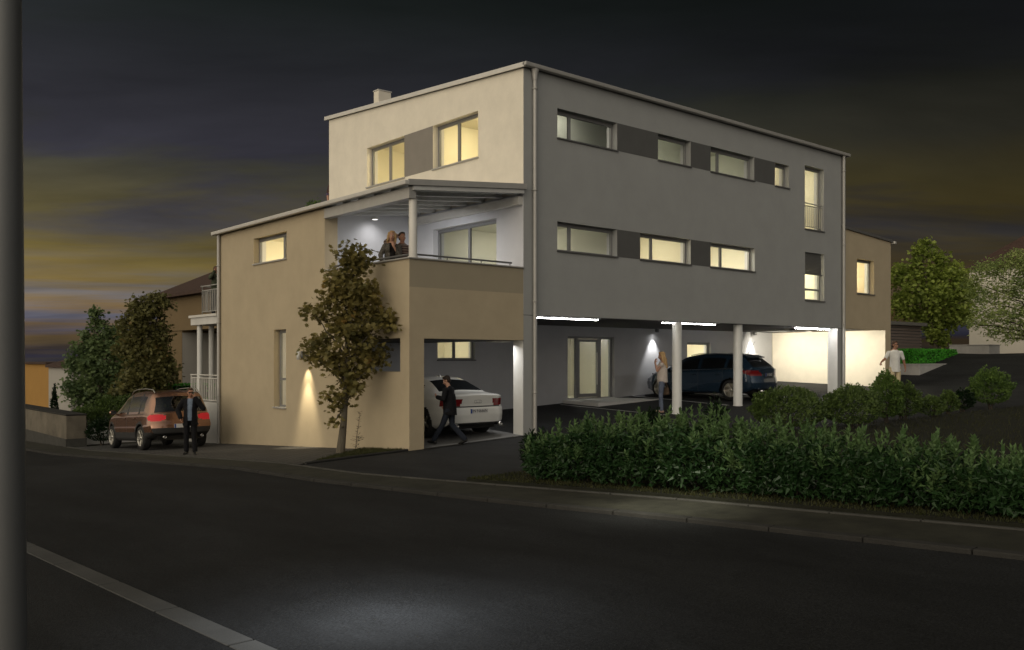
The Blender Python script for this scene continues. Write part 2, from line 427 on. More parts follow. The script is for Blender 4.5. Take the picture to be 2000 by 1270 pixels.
# --- rooms behind the windows: a shell open towards the facade and a ceiling lamp
ROOMCOL = {}
def room(x0, x1, y0, y1, z0, z1, openside, col, lum, lamp=None, lcol=(1,.86,.58), size=.22):
    key = ('room', col)
    if key not in ROOMCOL: ROOMCOL[key] = pm('room_paint', col, .9, .02, 2, 0)
    m = MB()
    p = [(x0,y0),(x1,y0),(x1,y1),(x0,y1)]
    sides = {'front':0, 'right':1, 'back':2, 'left':3}
    for k, i in sides.items():
        if k in openside: continue
        a, b = p[i], p[(i+1) % 4]
        m.quad((*b,z0),(*a,z0),(*a,z1),(*b,z1))
    m.quad((x0,y0,z1),(x0,y1,z1),(x1,y1,z1),(x1,y0,z1)); m.quad((x0,y0,z0),(x1,y0,z0),(x1,y1,z0),(x0,y1,z0))
    o = m.build('room', ROOMCOL[key], house)
    lx, ly = lamp or ((x0+x1)/2, (y0+y1)/2)
    k2 = ('lamp', lcol, lum)
    if k2 not in ROOMCOL: ROOMCOL[k2] = em('ceiling_lamp_glow', lcol, lum)
    l = MB(); l.lathe([(.001,-.06),(size*.8,-.06),(size,-.03),(size,0),(.001,0)], Matrix.Translation((lx,ly,z1-.02)), 16)
    l.build('ceiling_lamp', ROOMCOL[k2], o)
    return o

TOPZ = lambda y: 9.02 + .069*y
# --- main volume
W_UP = [(1.14,3.35,7.49,8.24),(5.03,6.49,7.49,8.24),(7.43,9.66,7.49,8.24),(10.8,11.62,7.49,8.24),(12.57,13.76,6.26,8.40)]
W_LO = [(1.14,3.35,4.63,5.37),(4.28,6.49,4.63,5.37),(7.43,9.69,4.63,5.37),(12.58,13.78,3.86,5.48)]
F0 = FR(0.)
wall('front_wall', F0, 0, 15, 2.97, 9.03, W_UP+W_LO, .36, M['grey'])
L0 = LF(-.004)
WL = [(1.79,3.81,7.14,8.35),(5.23,7.29,7.14,8.35)]
wall('side_wall', L0, .001, 9.65, 5.95, 9.2, WL, .34, M['white'], ztop=TOPZ)
SL = (1.04,3.81,3.12,5.46)
wall('loggia_wall', L0, .001, 4.85, 3.10, 5.95, [SL], .34, M['loggia'])
wall('rear_wall', FR(9.40), .34, 15, 2.97, 9.65, [], .25, M['white'])
wall('end_wall', LF(14.65), .36, 9.40, 2.97, 9.0, [], .35, M['white'], ztop=TOPZ)
# roof: mono pitch with metal verge and eaves
m = MB(); ov = .14
def roofq(x0, x1, y0, y1, t0, t1, tz=TOPZ): return ([(x0,y0,tz(y0)+t0),(x1,y0,tz(y0)+t0),(x1,y1,tz(y1)+t0),(x0,y1,tz(y1)+t0)], [(x0,y0,tz(y0)+t1),(x1,y0,tz(y0)+t1),(x1,y1,tz(y1)+t1),(x0,y1,tz(y1)+t1)])
m.hexa(*roofq(-.06, 15.1, -.06, 9.75, .012, .10))
rf = m.build('roof', M['roofing'], house)
m = MB(); m.hexa(*roofq(-.10, -.062, -.12, 9.80, .0, .112)); m.build('verge_trim', M['lmetal'], rf)
m = MB(); m.hexa(*roofq(15.102, 15.14, -.12, 9.80, -.01, .13)); m.build('verge_trim', M['metal'], rf)
# eaves gutter
m = MB(); m.hexa([(-.10,-.19,9.03),(15.22,-.19,9.03),(15.22,-.062,9.03),(-.10,-.062,9.03)], [(-.10,-.205,9.13),(15.22,-.205,9.13),(15.22,-.062,9.13),(-.10,-.062,9.13)])
bevel(m.build('gutter', M['metal'], house), .02, 2)
def downpipe(x, y, z0, z1, r=.05, rings=(), hop=True, mat='metal'):
    m = MB(); m.tube([(x,y,z0),(x,y,z1)], r, 12)
    o = m.build('downpipe', M[mat], house)
    for z in rings:
        MB().lathe([(r+.001,-.02),(r+.014,-.02),(r+.014,.02),(r+.001,.02)], Matrix.Translation((x,y,z)), 12).build('pipe_clamp', M[mat], o)
    if hop: MB().lathe([(r+.001,-.28),(r+.012,-.24),(r+.012,-.2),(r+.03,-.1),(r+.055,.0)], Matrix.Translation((x,y,z1)), 12).build('pipe_hopper', M[mat], o)
    return o
downpipe(.31, -.075, .03, 9.03, .052, (6.05, 3.3, 1.05, 8.55))
downpipe(14.93, -.085, .68, 9.03, .055, (5.9, 3.1, 8.5), hop=False)
# chimney: rectangular stack, rises behind the verge
m = MB(); m.box(.30,.76,7.12,7.40,9.3,10.16); ch = bevel(m.build('chimney', M['white'], house), .01)
MB().box(.285,.775,7.105,7.415,10.162,10.19).build('chimney_cap', M['lmetal'], ch)
# coloured panels between the windows
m = MB()
for a, b, z0, z1 in ((3.35,5.03,7.49,8.24),(6.49,7.43,7.49,8.24),(9.66,10.8,7.49,8.24),(3.35,4.28,4.63,5.37),(6.49,7.43,4.63,5.37)):
    MB().boxT(F0, a+.002, b-.002, -.005, .1, z0+.002, z1-.002).build('window_band_panel', M['dkpanel'], house)
MB().boxT(L0, 3.812, 5.228, -.006, .1, 7.142, 8.348).build('window_band_panel', M['taupe'], house)
# windows of the grey front
window(F0, *W_UP[0], (1.74,)); window(F0, *W_UP[1]); window(F0, *W_UP[2], (8.02,)); window(F0, *W_UP[3])
window(F0, *W_LO[0], (1.74,)); window(F0, *W_LO[1], (4.95,)); window(F0, *W_LO[2], (8.17,))
def bars(P, a0, a1, d, z0, z1, n, r=.011, rail=.016, post=.018, mat='lmetal', handrail=None, parent=None, name='railing', gap=.02):
    m = MB(); m.tube([P(a0,d,z1),P(a1,d,z1)], rail, 8); m.tube([P(a0,d,z0),P(a1,d,z0)], rail*.8, 8)
    for a in (a0, a1): m.tube([P(a,d,z0-.06),P(a,d,(handrail or z1))], post, 8)
    if handrail: m.tube([P(a0-.05,d,handrail),P(a1+.05,d,handrail)], rail*1.2, 8)
    o = m.build(name, M[mat], parent or house)
    k = MB()
    for i in range(1, n): a = a0+(a1-a0)*i/n; k.boxT(P, a-r, a+r, d-r, d+r, z0, z1)
    k.build('balusters', M[mat], o)
    return o
wd = window(F0, *W_UP[4], (), (), name='french_window')
bars(F0, 12.60, 13.73, .06, 6.36, 7.06, 9, .012, mat='metal', handrail=7.15)
ws = window(F0, *W_LO[3], (), (4.25,), name='window')
# half lowered roller shutter
m = MB()
for i in range(14):
    z = 5.48-.05*i; m.boxT(F0, 12.60, 13.70, .07, .10, z-.047, z-.003)
sh = m.build('roller_shutter', M['dkpanel'], ws)
MB().boxT(F0, 12.59, 13.77, .06, .115, 4.745, 4.78).build('shutter_rail', M['dmetal'], sh)
window(L0, *WL[0], (2.86,), ft=.07, sillmat='metal'); window(L0, *WL[1], (6.27,), ft=.07, sillmat='metal')
window(L0, *SL, (2.40,), name='sliding_door', ft=.07, sill=False)
# rooms
C2 = (.80,.76,.62)
room(.40,4.9,.37,1.62,6.05,8.75,('front',),(.60,.61,.55),17,(2.6,1.0),(1,.95,.80)) # corner room upstairs
room(4.95,7.0,.37,3.9,6.05,8.75,('front',),(.66,.67,.58),30,(5.8,2.6),(1,.95,.80))
room(7.05,10.4,.37,3.9,6.05,8.75,('front',),(.70,.70,.60),40,(8.6,2.2),(1,.95,.80))
room(10.45,12.1,.37,3.6,6.05,8.75,('front',),C2,55,(11.2,1.8),(1,.92,.70))
room(12.15,14.6,.37,3.9,6.05,8.75,('front',),C2,85,(13.2,1.6),(1,.92,.70))
room(.345,4.2,1.66,4.6,6.05,8.75,('left',),C2,120,(1.6,3.1),(1,.83,.48))
room(.345,4.2,4.66,8.6,6.05,8.75,('left',),C2,135,(1.6,6.0),(1,.83,.48))
room(.345,4.0,.37,4.8,3.12,5.75,('front','left'),(.72,.71,.62),40,(2.6,3.4),(1,.94,.76))
room(4.05,6.9,.37,2.4,3.12,5.75,('front',),C2,80,(5.4,1.5),(1,.91,.70))
room(6.95,10.6,.37,2.6,3.12,5.75,('front',),C2,190,(8.6,1.5),(1,.93,.76))
room(12.2,14.6,.37,3.0,3.12,5.75,('front',),C2,210,(13.2,1.6),(1,.92,.68))

# --- ground floor set back behind the carport
B0 = FR(4.9)
GW = (.94,2.33,1.85,2.62); GD = (6.24,8.50,.55,2.64); GW2 = (12.49,13.92,1.55,2.51)
wall('carport_back_wall', B0, -2.98, 18.1, -.2, 2.97, [GW, GD, GW2], .3, M['ggrey'], zbot=lambda a: ground(a, 4.95)-.15)
window(B0, *GW, (1.62,), head=.16, depth=.1)
window(B0, *GW2, (), depth=.12)
# entrance: door leaf between two fixed lights
m = MB()
for a, b in ((6.24,6.30),(6.72,6.84),(7.84,7.96),(8.42,8.50)): m.boxT(B0, a, b, .13, .21, .57, 2.56)
m.boxT(B0, 6.24, 8.50, .125, .215, 2.562, 2.64); m.boxT(B0, 6.24, 8.50, .125, .215, .50, .568)
en = bevel(m.build('entrance_frame', M['frame'], house), .006)
for a, b in ((6.30,6.72),(7.96,8.42)): MB().quad(B0(a,.17,.57),B0(b,.17,.57),B0(b,.17,2.56),B0(a,.17,2.56)).build('pane', M['frost'], en)
m = MB(); m.boxT(B0,6.845,6.92,.12,.20,.58,2.55); m.boxT(B0,7.76,7.835,.12,.20,.58,2.55); m.boxT(B0,6.92,7.76,.12,.20,2.46,2.55); m.boxT(B0,6.92,7.76,.12,.20,.58,.70)
dr = bevel(m.build('entrance_door', M['frame'], house), .006)
MB().quad(B0(6.92,.165,.70),B0(7.76,.165,.70),B0(7.76,.165,2.46),B0(6.92,.165,2.46)).build('pane', M['frost'], dr)
MB().tube([B0(7.70,.06,1.0),B0(7.70,.06,2.1)], .016, 8).build('handle', M['lmetal'], dr)
room(5.6,10.0,5.2,8.6,.45,2.85,('front',),C2,62,(7.4,6.6),(1,.97,.88))
room(.4,3.0,5.2,7.4,.45,2.85,('front',),C2,42,(1.7,6.3),(1,.92,.70))
room(11.5,14.9,5.2,7.4,.45,2.85,('front',),C2,130,(13.2,6.2),(1,.92,.72))
# soffit slab over the carport
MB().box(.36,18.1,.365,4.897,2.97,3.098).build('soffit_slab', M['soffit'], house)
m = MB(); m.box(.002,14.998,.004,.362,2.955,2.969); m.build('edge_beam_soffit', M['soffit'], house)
# corner pillars and round posts
def pillar(x0,x1,y0,y1,z1,mat): 
    return MB().hexa([(x0,y0,ground(x0,0)-.3),(x1,y0,ground(x1,0)-.3),(x1,y1,ground(x1,0)-.3),(x0,y1,ground(x0,0)-.3)],[(x0,y0,z1),(x1,y0,z1),(x1,y1,z1),(x0,y1,z1)]).build('pillar', M[mat], house)
pillar(.0,.38,.0,.38,2.953,'grey'); MB().box(-.003,.0,.02,.378,-.2,2.34).build('pillar_facing', M['post'], house)
pillar(14.66,15.0,.0,.38,2.953,'grey'); MB().box(14.656,14.66,.004,.378,.3,2.95).build('pillar_facing', M['post'], house)
for x in (6.11, 9.08):
    m = MB(); z0 = ground(x,.2)
    m.lathe([(.15,-.1),(.15,.02),(.14,.025),(.14,2.95-z0)], Matrix.Translation((x,.2,z0)), 28)
    m.build('round_post', M['post'], house)
# doorstep
m = MB(); m.hexa([(6.0,3.25,.2),(8.95,3.25,.2),(8.95,4.897,.2),(6.0,4.897,.2)],[(6.0,3.25,.50),(8.95,3.25,.52),(8.95,4.897,.535),(6.0,4.897,.515)])
bevel(m.build('doorstep', M['lconc'], house), .012)

# --- lower block on the left (beige) with loggia above the carport
B1 = LF(-3.354)
wall('beige_side_wall', B1, .001, 10.44, -.9, 5.72, [(5.92,8.0,4.61,5.35),(5.96,6.70,.55,2.69),(.36,2.40,1.59,2.35),(-1,3.82,4.10,9)], .37, M['beige'], zbot=lambda a: ground(-3.4, a)-.25)
B2 = FR(0.)
wall('beige_front_wall', B2, -3.35, -.004, -.3, 3.48, [(-2.96,9,-9,2.34)], .36, M['beige'], zbot=lambda a: ground(a,0)-.25)
wall('parapet_wall', B2, -3.35, -.004, 3.48, 4.10, [], .36, M['band'])
wall('beige_rear_wall', FR(10.14), -2.98, .0, -.9, 5.72, [], .3, M['beige'])
wall('loggia_back_wall', FR(4.85), -2.984, -.004, 3.10, 5.95, [], .2, M['loggia'])
MB().box(-2.984,.0,.36,4.85,2.97,3.098).build('loggia_floor', M['lconc'], house)
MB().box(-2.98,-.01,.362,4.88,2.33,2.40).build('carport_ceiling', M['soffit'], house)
window(B1, 5.92, 8.0, 4.61, 5.35, (6.42,), sillmat='metal'); window(B1, 5.96, 6.70, .55, 2.69, (), (1.32,), sillmat='metal')
room(-2.97,-.1,5.1,9.9,3.12,5.60,('left',),C2,300,(-1.4,7.4),(1,.87,.6))
room(-2.97,-.1,5.3,9.0,-.1,2.90,('left',),C2,140,(-1.6,6.6),(1,.88,.66))
# parapet coping, rail
m = MB(); m.box(-3.40,-2.94,-.045,3.82,4.101,4.135); m.box(-2.938,-.006,-.045,.40,4.101,4.135)
cp = bevel(m.build('parapet_coping', M['metal'], house), .006)
m = MB(); m.tube([(-3.17,.1,4.23),(-3.17,3.80,4.23)], .022, 10); m.tube([(-3.17,.16,4.23),(-.25,.16,4.23)], .022, 10)
for y in (1.3,2.6,3.7): m.tube([(-3.17,y,4.13),(-3.17,y,4.22)], .012, 6)
for x in (-2.2,-1.2,-.3): m.tube([(x,.16,4.13),(x,.16,4.22)], .012, 6)
m.build('parapet_rail', M['dmetal'], house)
# canopy / roof of the low block: mono pitch rising to the main volume
CZ = lambda x: 5.80 + .095*(x+3.45)
def cq(x0,x1,y0,y1,t0,t1): return ([(x0,y0,CZ(x0)+t0),(x1,y0,CZ(x1)+t0),(x1,y1,CZ(x1)+t0),(x0,y1,CZ(x0)+t0)],[(x0,y0,CZ(x0)+t1),(x1,y0,CZ(x1)+t1),(x1,y1,CZ(x1)+t1),(x0,y1,CZ(x0)+t1)])
m = MB(); m.hexa(*cq(-3.44,-.008,-.10,10.50,-.05,.0)); r2 = m.build('low_roof', M['wood'], house)
m = MB(); m.hexa(*cq(-3.46,-.008,-.145,-.102,-.10,.03)); m.build('verge_trim', M['metal'], r2)
m = MB(); m.hexa(*cq(-3.46,-.008,10.502,10.54,-.10,.03)); m.build('verge_trim', M['metal'], r2)
m = MB(); m.hexa([(-3.56,-.15,5.70),(-3.442,-.15,5.70),(-3.442,10.62,5.70),(-3.56,10.62,5.70)],[(-3.575,-.15,5.80),(-3.442,-.15,5.80),(-3.442,10.62,5.80),(-3.575,10.62,5.80)])
bevel(m.build('gutter', M['lmetal'], r2), .018, 2)
m = MB()
for i in range(7):
    y = .02+.72*i
    m.hexa(*[[(x,yy,z-.0) for (x,yy,z) in c] for c in cq(-3.30,-.06,y,y+.10,-.20,-.052)])
m.build('rafters', M['wood'], r2)
m = MB(); m.box(-3.37,-3.19,-.02,3.815,5.44,5.685); m.build('eaves_beam', M['metal'], r2)
m = MB(); m.box(-.15,-.008,.02,4.84,5.66,5.86); m.build('wall_plate', M['lmetal'], r2)
m = MB(); m.hexa(*cq(-3.30,-.06,-.098,-.02,-.20,-.052)); m.build('fascia_board', M['wood'], r2)
m = MB(); m.lathe([(.12,0),(.12,.03),(.095,.035),(.095,1.31)], Matrix.Translation((-3.185,.105,4.136)), 24); m.build('corner_post', M['lmetal'], house)
downpipe(-3.42, 10.38, -.75, 5.70, .048, (4.75, 3.0, .75), hop=False)

# --- wing on the right
WZ = lambda x: 6.50 - .06*(x-15)
wall('wing_front_wall', B2, 15.003, 18.5, 2.96, 6.4, [(16.0,17.23,4.25,5.5)], .36, M['beige'], ztop=WZ)
window(B2, 16.0, 17.23, 4.25, 5.5)
room(15.05,18.1,.37,3.0,3.12,5.9,('front',),C2,240,(16.8,1.6),(1,.92,.68))
wall('wing_side_wall', LF(18.097), .003, 9.4, 0, 6.2, [], .4, M['beige'], zbot=lambda a: ground(18.3,a)-.4)
MB().box(18.086,18.099,.01,4.88,.5,2.955).build('wing_inner_facing', M['white'], house)
wall('wing_rear_wall', FR(9.4), 15, 18.5, 0, 6.2, [], .25, M['beige'])
m = MB(); m.hexa([(14.9,-.07,WZ(14.9)+.005),(18.58,-.07,WZ(18.58)+.005),(18.58,9.7,WZ(18.58)+.005),(14.9,9.7,WZ(14.9)+.005)],[(14.9,-.07,WZ(14.9)+.09),(18.58,-.07,WZ(18.58)+.09),(18.58,9.7,WZ(18.58)+.09),(14.9,9.7,WZ(14.9)+.09)])
r3 = m.build('wing_roof', M['dmetal'], house)
m = MB(); m.box(18.583,18.72,-.12,9.75,6.24,6.34); bevel(m.build('gutter', M['lmetal'], r3), .02, 2)
# roof terrace at the back
MB().box(-.005,14.9,9.66,11.3,5.86,5.99).build('terrace_slab', M['conc'], house)

# --- balcony and lower terrace at the far left end
m = MB(); m.box(-3.37,-.5,10.56,12.80,2.98,3.22); bevel(m.build('balcony_slab', M['lconc'], house), .008)
m = MB(); m.box(-3.42,-.5,10.56,12.86,3.223,3.30); m.build('balcony_edging', M['lmetal'], house)
LB = LF(-3.28)
rl = bars(LB, 10.62, 12.02, 0, 3.40, 4.08, 10, .013, .016, .02, 'metal', 4.22)
RB = FR(12.02)
bars(RB, -3.28, -1.2, 0, 3.40, 4.08, 14, .010, .018, .02, 'metal', 4.22)
for x, y in ((-3.2,12.45),(-2.75,12.6)):
    m = MB(); m.lathe([(.085,0),(.085,3.6)], Matrix.Translation((x,y,-.62)), 20); m.build('balcony_post', M['post'], house)
wall('terrace_wall', LF(-3.35), 10.50, 13.1, -1.2, .5, [], .3, M['lconc'], zbot=lambda a: ground(-3.4,a)-.3)
wall('terrace_wall', FR(12.8), -3.05, 1.0, -1.2, .5, [], .3, M['lconc'])
MB().box(-3.03,.5,10.46,12.79,.30,.44).build('terrace_floor', M['conc'], house)
bars(LF(-3.25), 10.60, 13.05, 0, .56, 1.26, 17, .013, .018, .02, 'lmetal', 1.36)
# ================================================================== neighbours
def hip_roof(x0,x1,y0,y1,z,h,ov=.4,th=.14):
    x0-=ov; x1+=ov; y0-=ov; y1+=ov
    w = min(x1-x0, y1-y0)/2; m = MB()
    if x1-x0 > y1-y0: a, b = (x0+w,(y0+y1)/2,z+h), (x1-w,(y0+y1)/2,z+h)
    else: a, b = ((x0+x1)/2,y0+w,z+h), ((x0+x1)/2,y1-w,z+h)
    c = [(x0,y0,z),(x1,y0,z),(x1,y1,z),(x0,y1,z)]; d = [(p[0],p[1],z-th) for p in c]
    m.v = c+[a,b]+d
    if x1-x0 > y1-y0: m.f = [(0,1,5,4),(1,2,5),(2,3,4,5),(3,0,4)]
    else: m.f = [(0,1,4),(1,2,5,4),(2,3,5),(3,0,4,5)]
    m.f += [(9,8,7,6)] + [(i,6+i,6+(i+1)%4,(i+1)%4) for i in range(4)]
    m.sm = [False]*len(m.f); return m
M['ochre'] = pm('ochre_render', (.36,.20,.055), .9, .05, .8, .2, 60)
M['tanw'] = pm('tan_render', (.155,.110,.058), .9, .06, .8, .2, 60)
M['wgrey'] = pm('pale_grey_render', (.36,.34,.31), .9, .05, .6, .2, 60)
M['whouse'] = pm('cream_house_render', (.62,.58,.50), .9, .04, .5, .2, 60)
M['tile'] = pm('brown_roof_tiles', (.060,.036,.028), .85, .15, 3, .4, 30)
M['dwall'] = pm('weathered_brown_grey_render', (.135,.118,.092), .9, .3, 1.2, .3, 60)
h = thing('detached_house', 'ochre rendered house at the left edge behind the street pole', 'house', (0,0,0))
m = MB(); m.box(.86,9,49.2,66,-3,1.52); m.build('wall', M['ochre'], h)
m = MB(); m.box(.66,9.2,49.0,66.2,1.523,1.64); m.build('roof', M['tile'], h)
h = thing('detached_house', 'low pale house with brown hipped roof behind the green tree on the left', 'house', (0,0,0))
m = MB(); m.box(-1.31,4.6,35.29,39.9,-3,1.46); m.build('wall', M['wgrey'], h)
hip_roof(-1.31,4.6,35.29,39.9,1.53,.9,.15).build('roof', M['tile'], h)
h = thing('detached_house', 'tan house with overhanging upper floor and dark brown roof left of the apartment house', 'house', (0,0,0))
m = MB(); m.box(2.11,10,28.43,31.74,-3,3.3)
m.build('lower_wall', M['tanw'], h)
MB().box(2.13,9.9,28.425,28.44,-3,3.2).build('unlit_side_skin', M['wgrey'], h)  # thin grey skin: the unlit look of this side put into the colour
m = MB(); m.box(2.05,10,23.0,31.72,3.3,5.06); m.build('upper_wall', M['tanw'], h)
m = hip_roof(2.11,11,22.5,31.7,5.12,2.6,.5); m.build('roof', M['tile'], h)
h = thing('detached_house', 'white house with brown hipped roof behind the pale tree at the right edge', 'house', (0,0,0))
m = MB(); m.box(35.27,46,-14,4.09,0,6.7); m.build('wall', M['whouse'], h)
hip_roof(35.27,46,-14,4.09,6.76,4.4,.12).build('roof', M['tile'], h)
# garden walls
def gw(label, x0,x1,y0,y1,ztop,mat,cap=None,base=True,name='garden_wall',plinth=None):
    t = thing(name, label, 'wall', ((x0+x1)/2,(y0+y1)/2,0))
    cx, cy = (x0+x1)/2, (y0+y1)/2
    def zb(x,y): return min(base_z(x0,y0), base_z(x1,y1), base_z(x0,y1), base_z(x1,y0))-.3
    z0 = zb(0,0); g0 = z0+.3
    o = MB().box(x0-cx,x1-cx,y0-cy,y1-cy,z0,ztop-.05).build('wall_body', M[mat], t); bevel(o,.012)
    o = MB().box(x0-cx-.02,x1-cx+.02,y0-cy-.02,y1-cy+.02,ztop-.048,ztop).build('coping', M[cap or mat], t); bevel(o,.01)
    if plinth: MB().box(x0-cx-.012,x1-cx+.012,y0-cy-.012,y1-cy+.012,z0,plinth).build('plinth', M['kerb'], t)
    return t
gw('long low grey garden wall along the street at the far left', -6.62,-6.0,14.95,34,.08,'dwall','kerbd',plinth=-.72)
gw('small pale retaining wall below the clipped bushes beside the brown car', -5.95,-.5,16.3,16.6,-.42,'lconc','kerbd')
gw('pale planter wall behind the man in the white shirt', 21.3,25.2,.22,2.6,1.68,'conc','conc')
gw('plain concrete wall block in front of the white house on the right', 29.0,30.2,.6,2.4,2.55,'conc','conc')
# slatted shed
t = thing('garden_shed', 'dark brown shed clad with horizontal slats behind the planter wall', 'shed', (0,0,0))
M['slat'] = pm('brown_slats', (.17,.135,.12), .8, .2, 2, .3, 40, stretch=(.4,1,8))
MB().box(23.0,27.4,3.05,6.4,.9,3.40).build('wall_core', M['dkpanel'], t)
m = MB()
for i in range(17):
    z = 1.1+.138*i; m.box(22.95,27.45,3.0,3.047,z,z+.105)
bevel(m.build('slat_cladding', M['slat'], t), .006)
MB().box(22.8,27.6,2.8,6.6,3.41,3.56).build('roof', M['dmetal'], t)
# street pole
t = thing('street_lamp', 'thick tapered grey steel street pole cut off by the left edge', 'street lamp', (-13.41,-10.94,ground(-13.4,-10.9)+RD))
m = MB(); m.lathe([(.17,0),(.17,.03),(.122,.034),(.119,.25),(.090,4.0),(.06,8.0),(.001,8.01)], None, 40); m.build('pole', pm('galvanised_steel', (.145,.148,.148), .5, .08, 3, .05, 60, metal=.3, spec=.4, stretch=(1,1,.2)), t)
m = MB(); m.tube([(0,0,7.9),(.5,.35,8.25),(1.3,.9,8.4),(1.75,1.22,8.42)], [.045,.04,.036,.034], 12); m.build('arm', MATS['galvanised_steel'], t)
m = MB(); m.ell((2.0,1.4,8.40),(.33,.14,.075), Matrix.Rotation(R_(35),3,'Z')); m.build('lamp_head', M['dmetal'], t)
# ================================================================== cars
def curve(pts, s=.07):
    def lin1(x):
        if x <= pts[0][0]: return pts[0][1]
        for a, b in zip(pts, pts[1:]):
            if x <= b[0]: return a[1]+(b[1]-a[1])*(x-a[0])/(b[0]-a[0])
        return pts[-1][1]
    ks = [(-1,.1),(-.6,.2),(-.25,.2),(.25,.2),(.6,.2),(1,.1)]
    return lambda x: sum(w*lin1(x+k*s) for k, w in ks)
M['rubber'] = pm('tyre_rubber', (.018,.018,.018), .8, .1, 8, 0)
M['blacktrim'] = pm('black_plastic_trim', (.032,.032,.033), .55, .08, 6, 0)
M['alloy'] = pm('alloy_rim', (.55,.53,.48), .28, .04, 6, 0, metal=.9, spec=.5)
M['chrome'] = pm('chrome', (.6,.6,.6), .15, 0, 1, 0, metal=1)
M['carglass'] = glass('tinted_car_glass', (.42,.44,.44), .06)
M['darkglass'] = pm('dark_car_glass', (.008,.009,.010), .06, .0, 1, 0, spec=.5)
M['lens'] = pm('red_lamp_lens', (.16,.008,.010), .15, .1, 20, 0, spec=.5)
M['lit'] = em('lit_red_lamp', (1,.03,.045), .14)
M['platew'] = pm('number_plate_white', (.55,.55,.55), .4, 0, 1, 0)
M['plateb'] = pm('number_plate_blue', (.02,.06,.25), .4, 0, 1, 0)
M['black'] = pm('black_enamel', (.01,.01,.01), .5, 0, 1, 0)
M['seatm'] = pm('seat_fabric', (.05,.05,.052), .9, .1, 8, 0)
def text(name, s, size, loc, rot, mat, parent, ext=.001):
    c = bpy.data.curves.new(name, 'FONT'); c.body = s; c.size = size; c.align_x = 'CENTER'; c.align_y = 'CENTER'; c.extrude = ext
    q = bpy.data.objects.new(name, c); COL.objects.link(q); bpy.context.view_layer.update()
    me = bpy.data.meshes.new_from_object(q.evaluated_get(bpy.context.evaluated_depsgraph_get())); bpy.data.objects.remove(q)
    o = bpy.data.objects.new(name, me); COL.objects.link(o); me.materials.clear(); me.materials.append(mat); o.parent = parent; o.location = loc; o.rotation_euler = rot
    return o
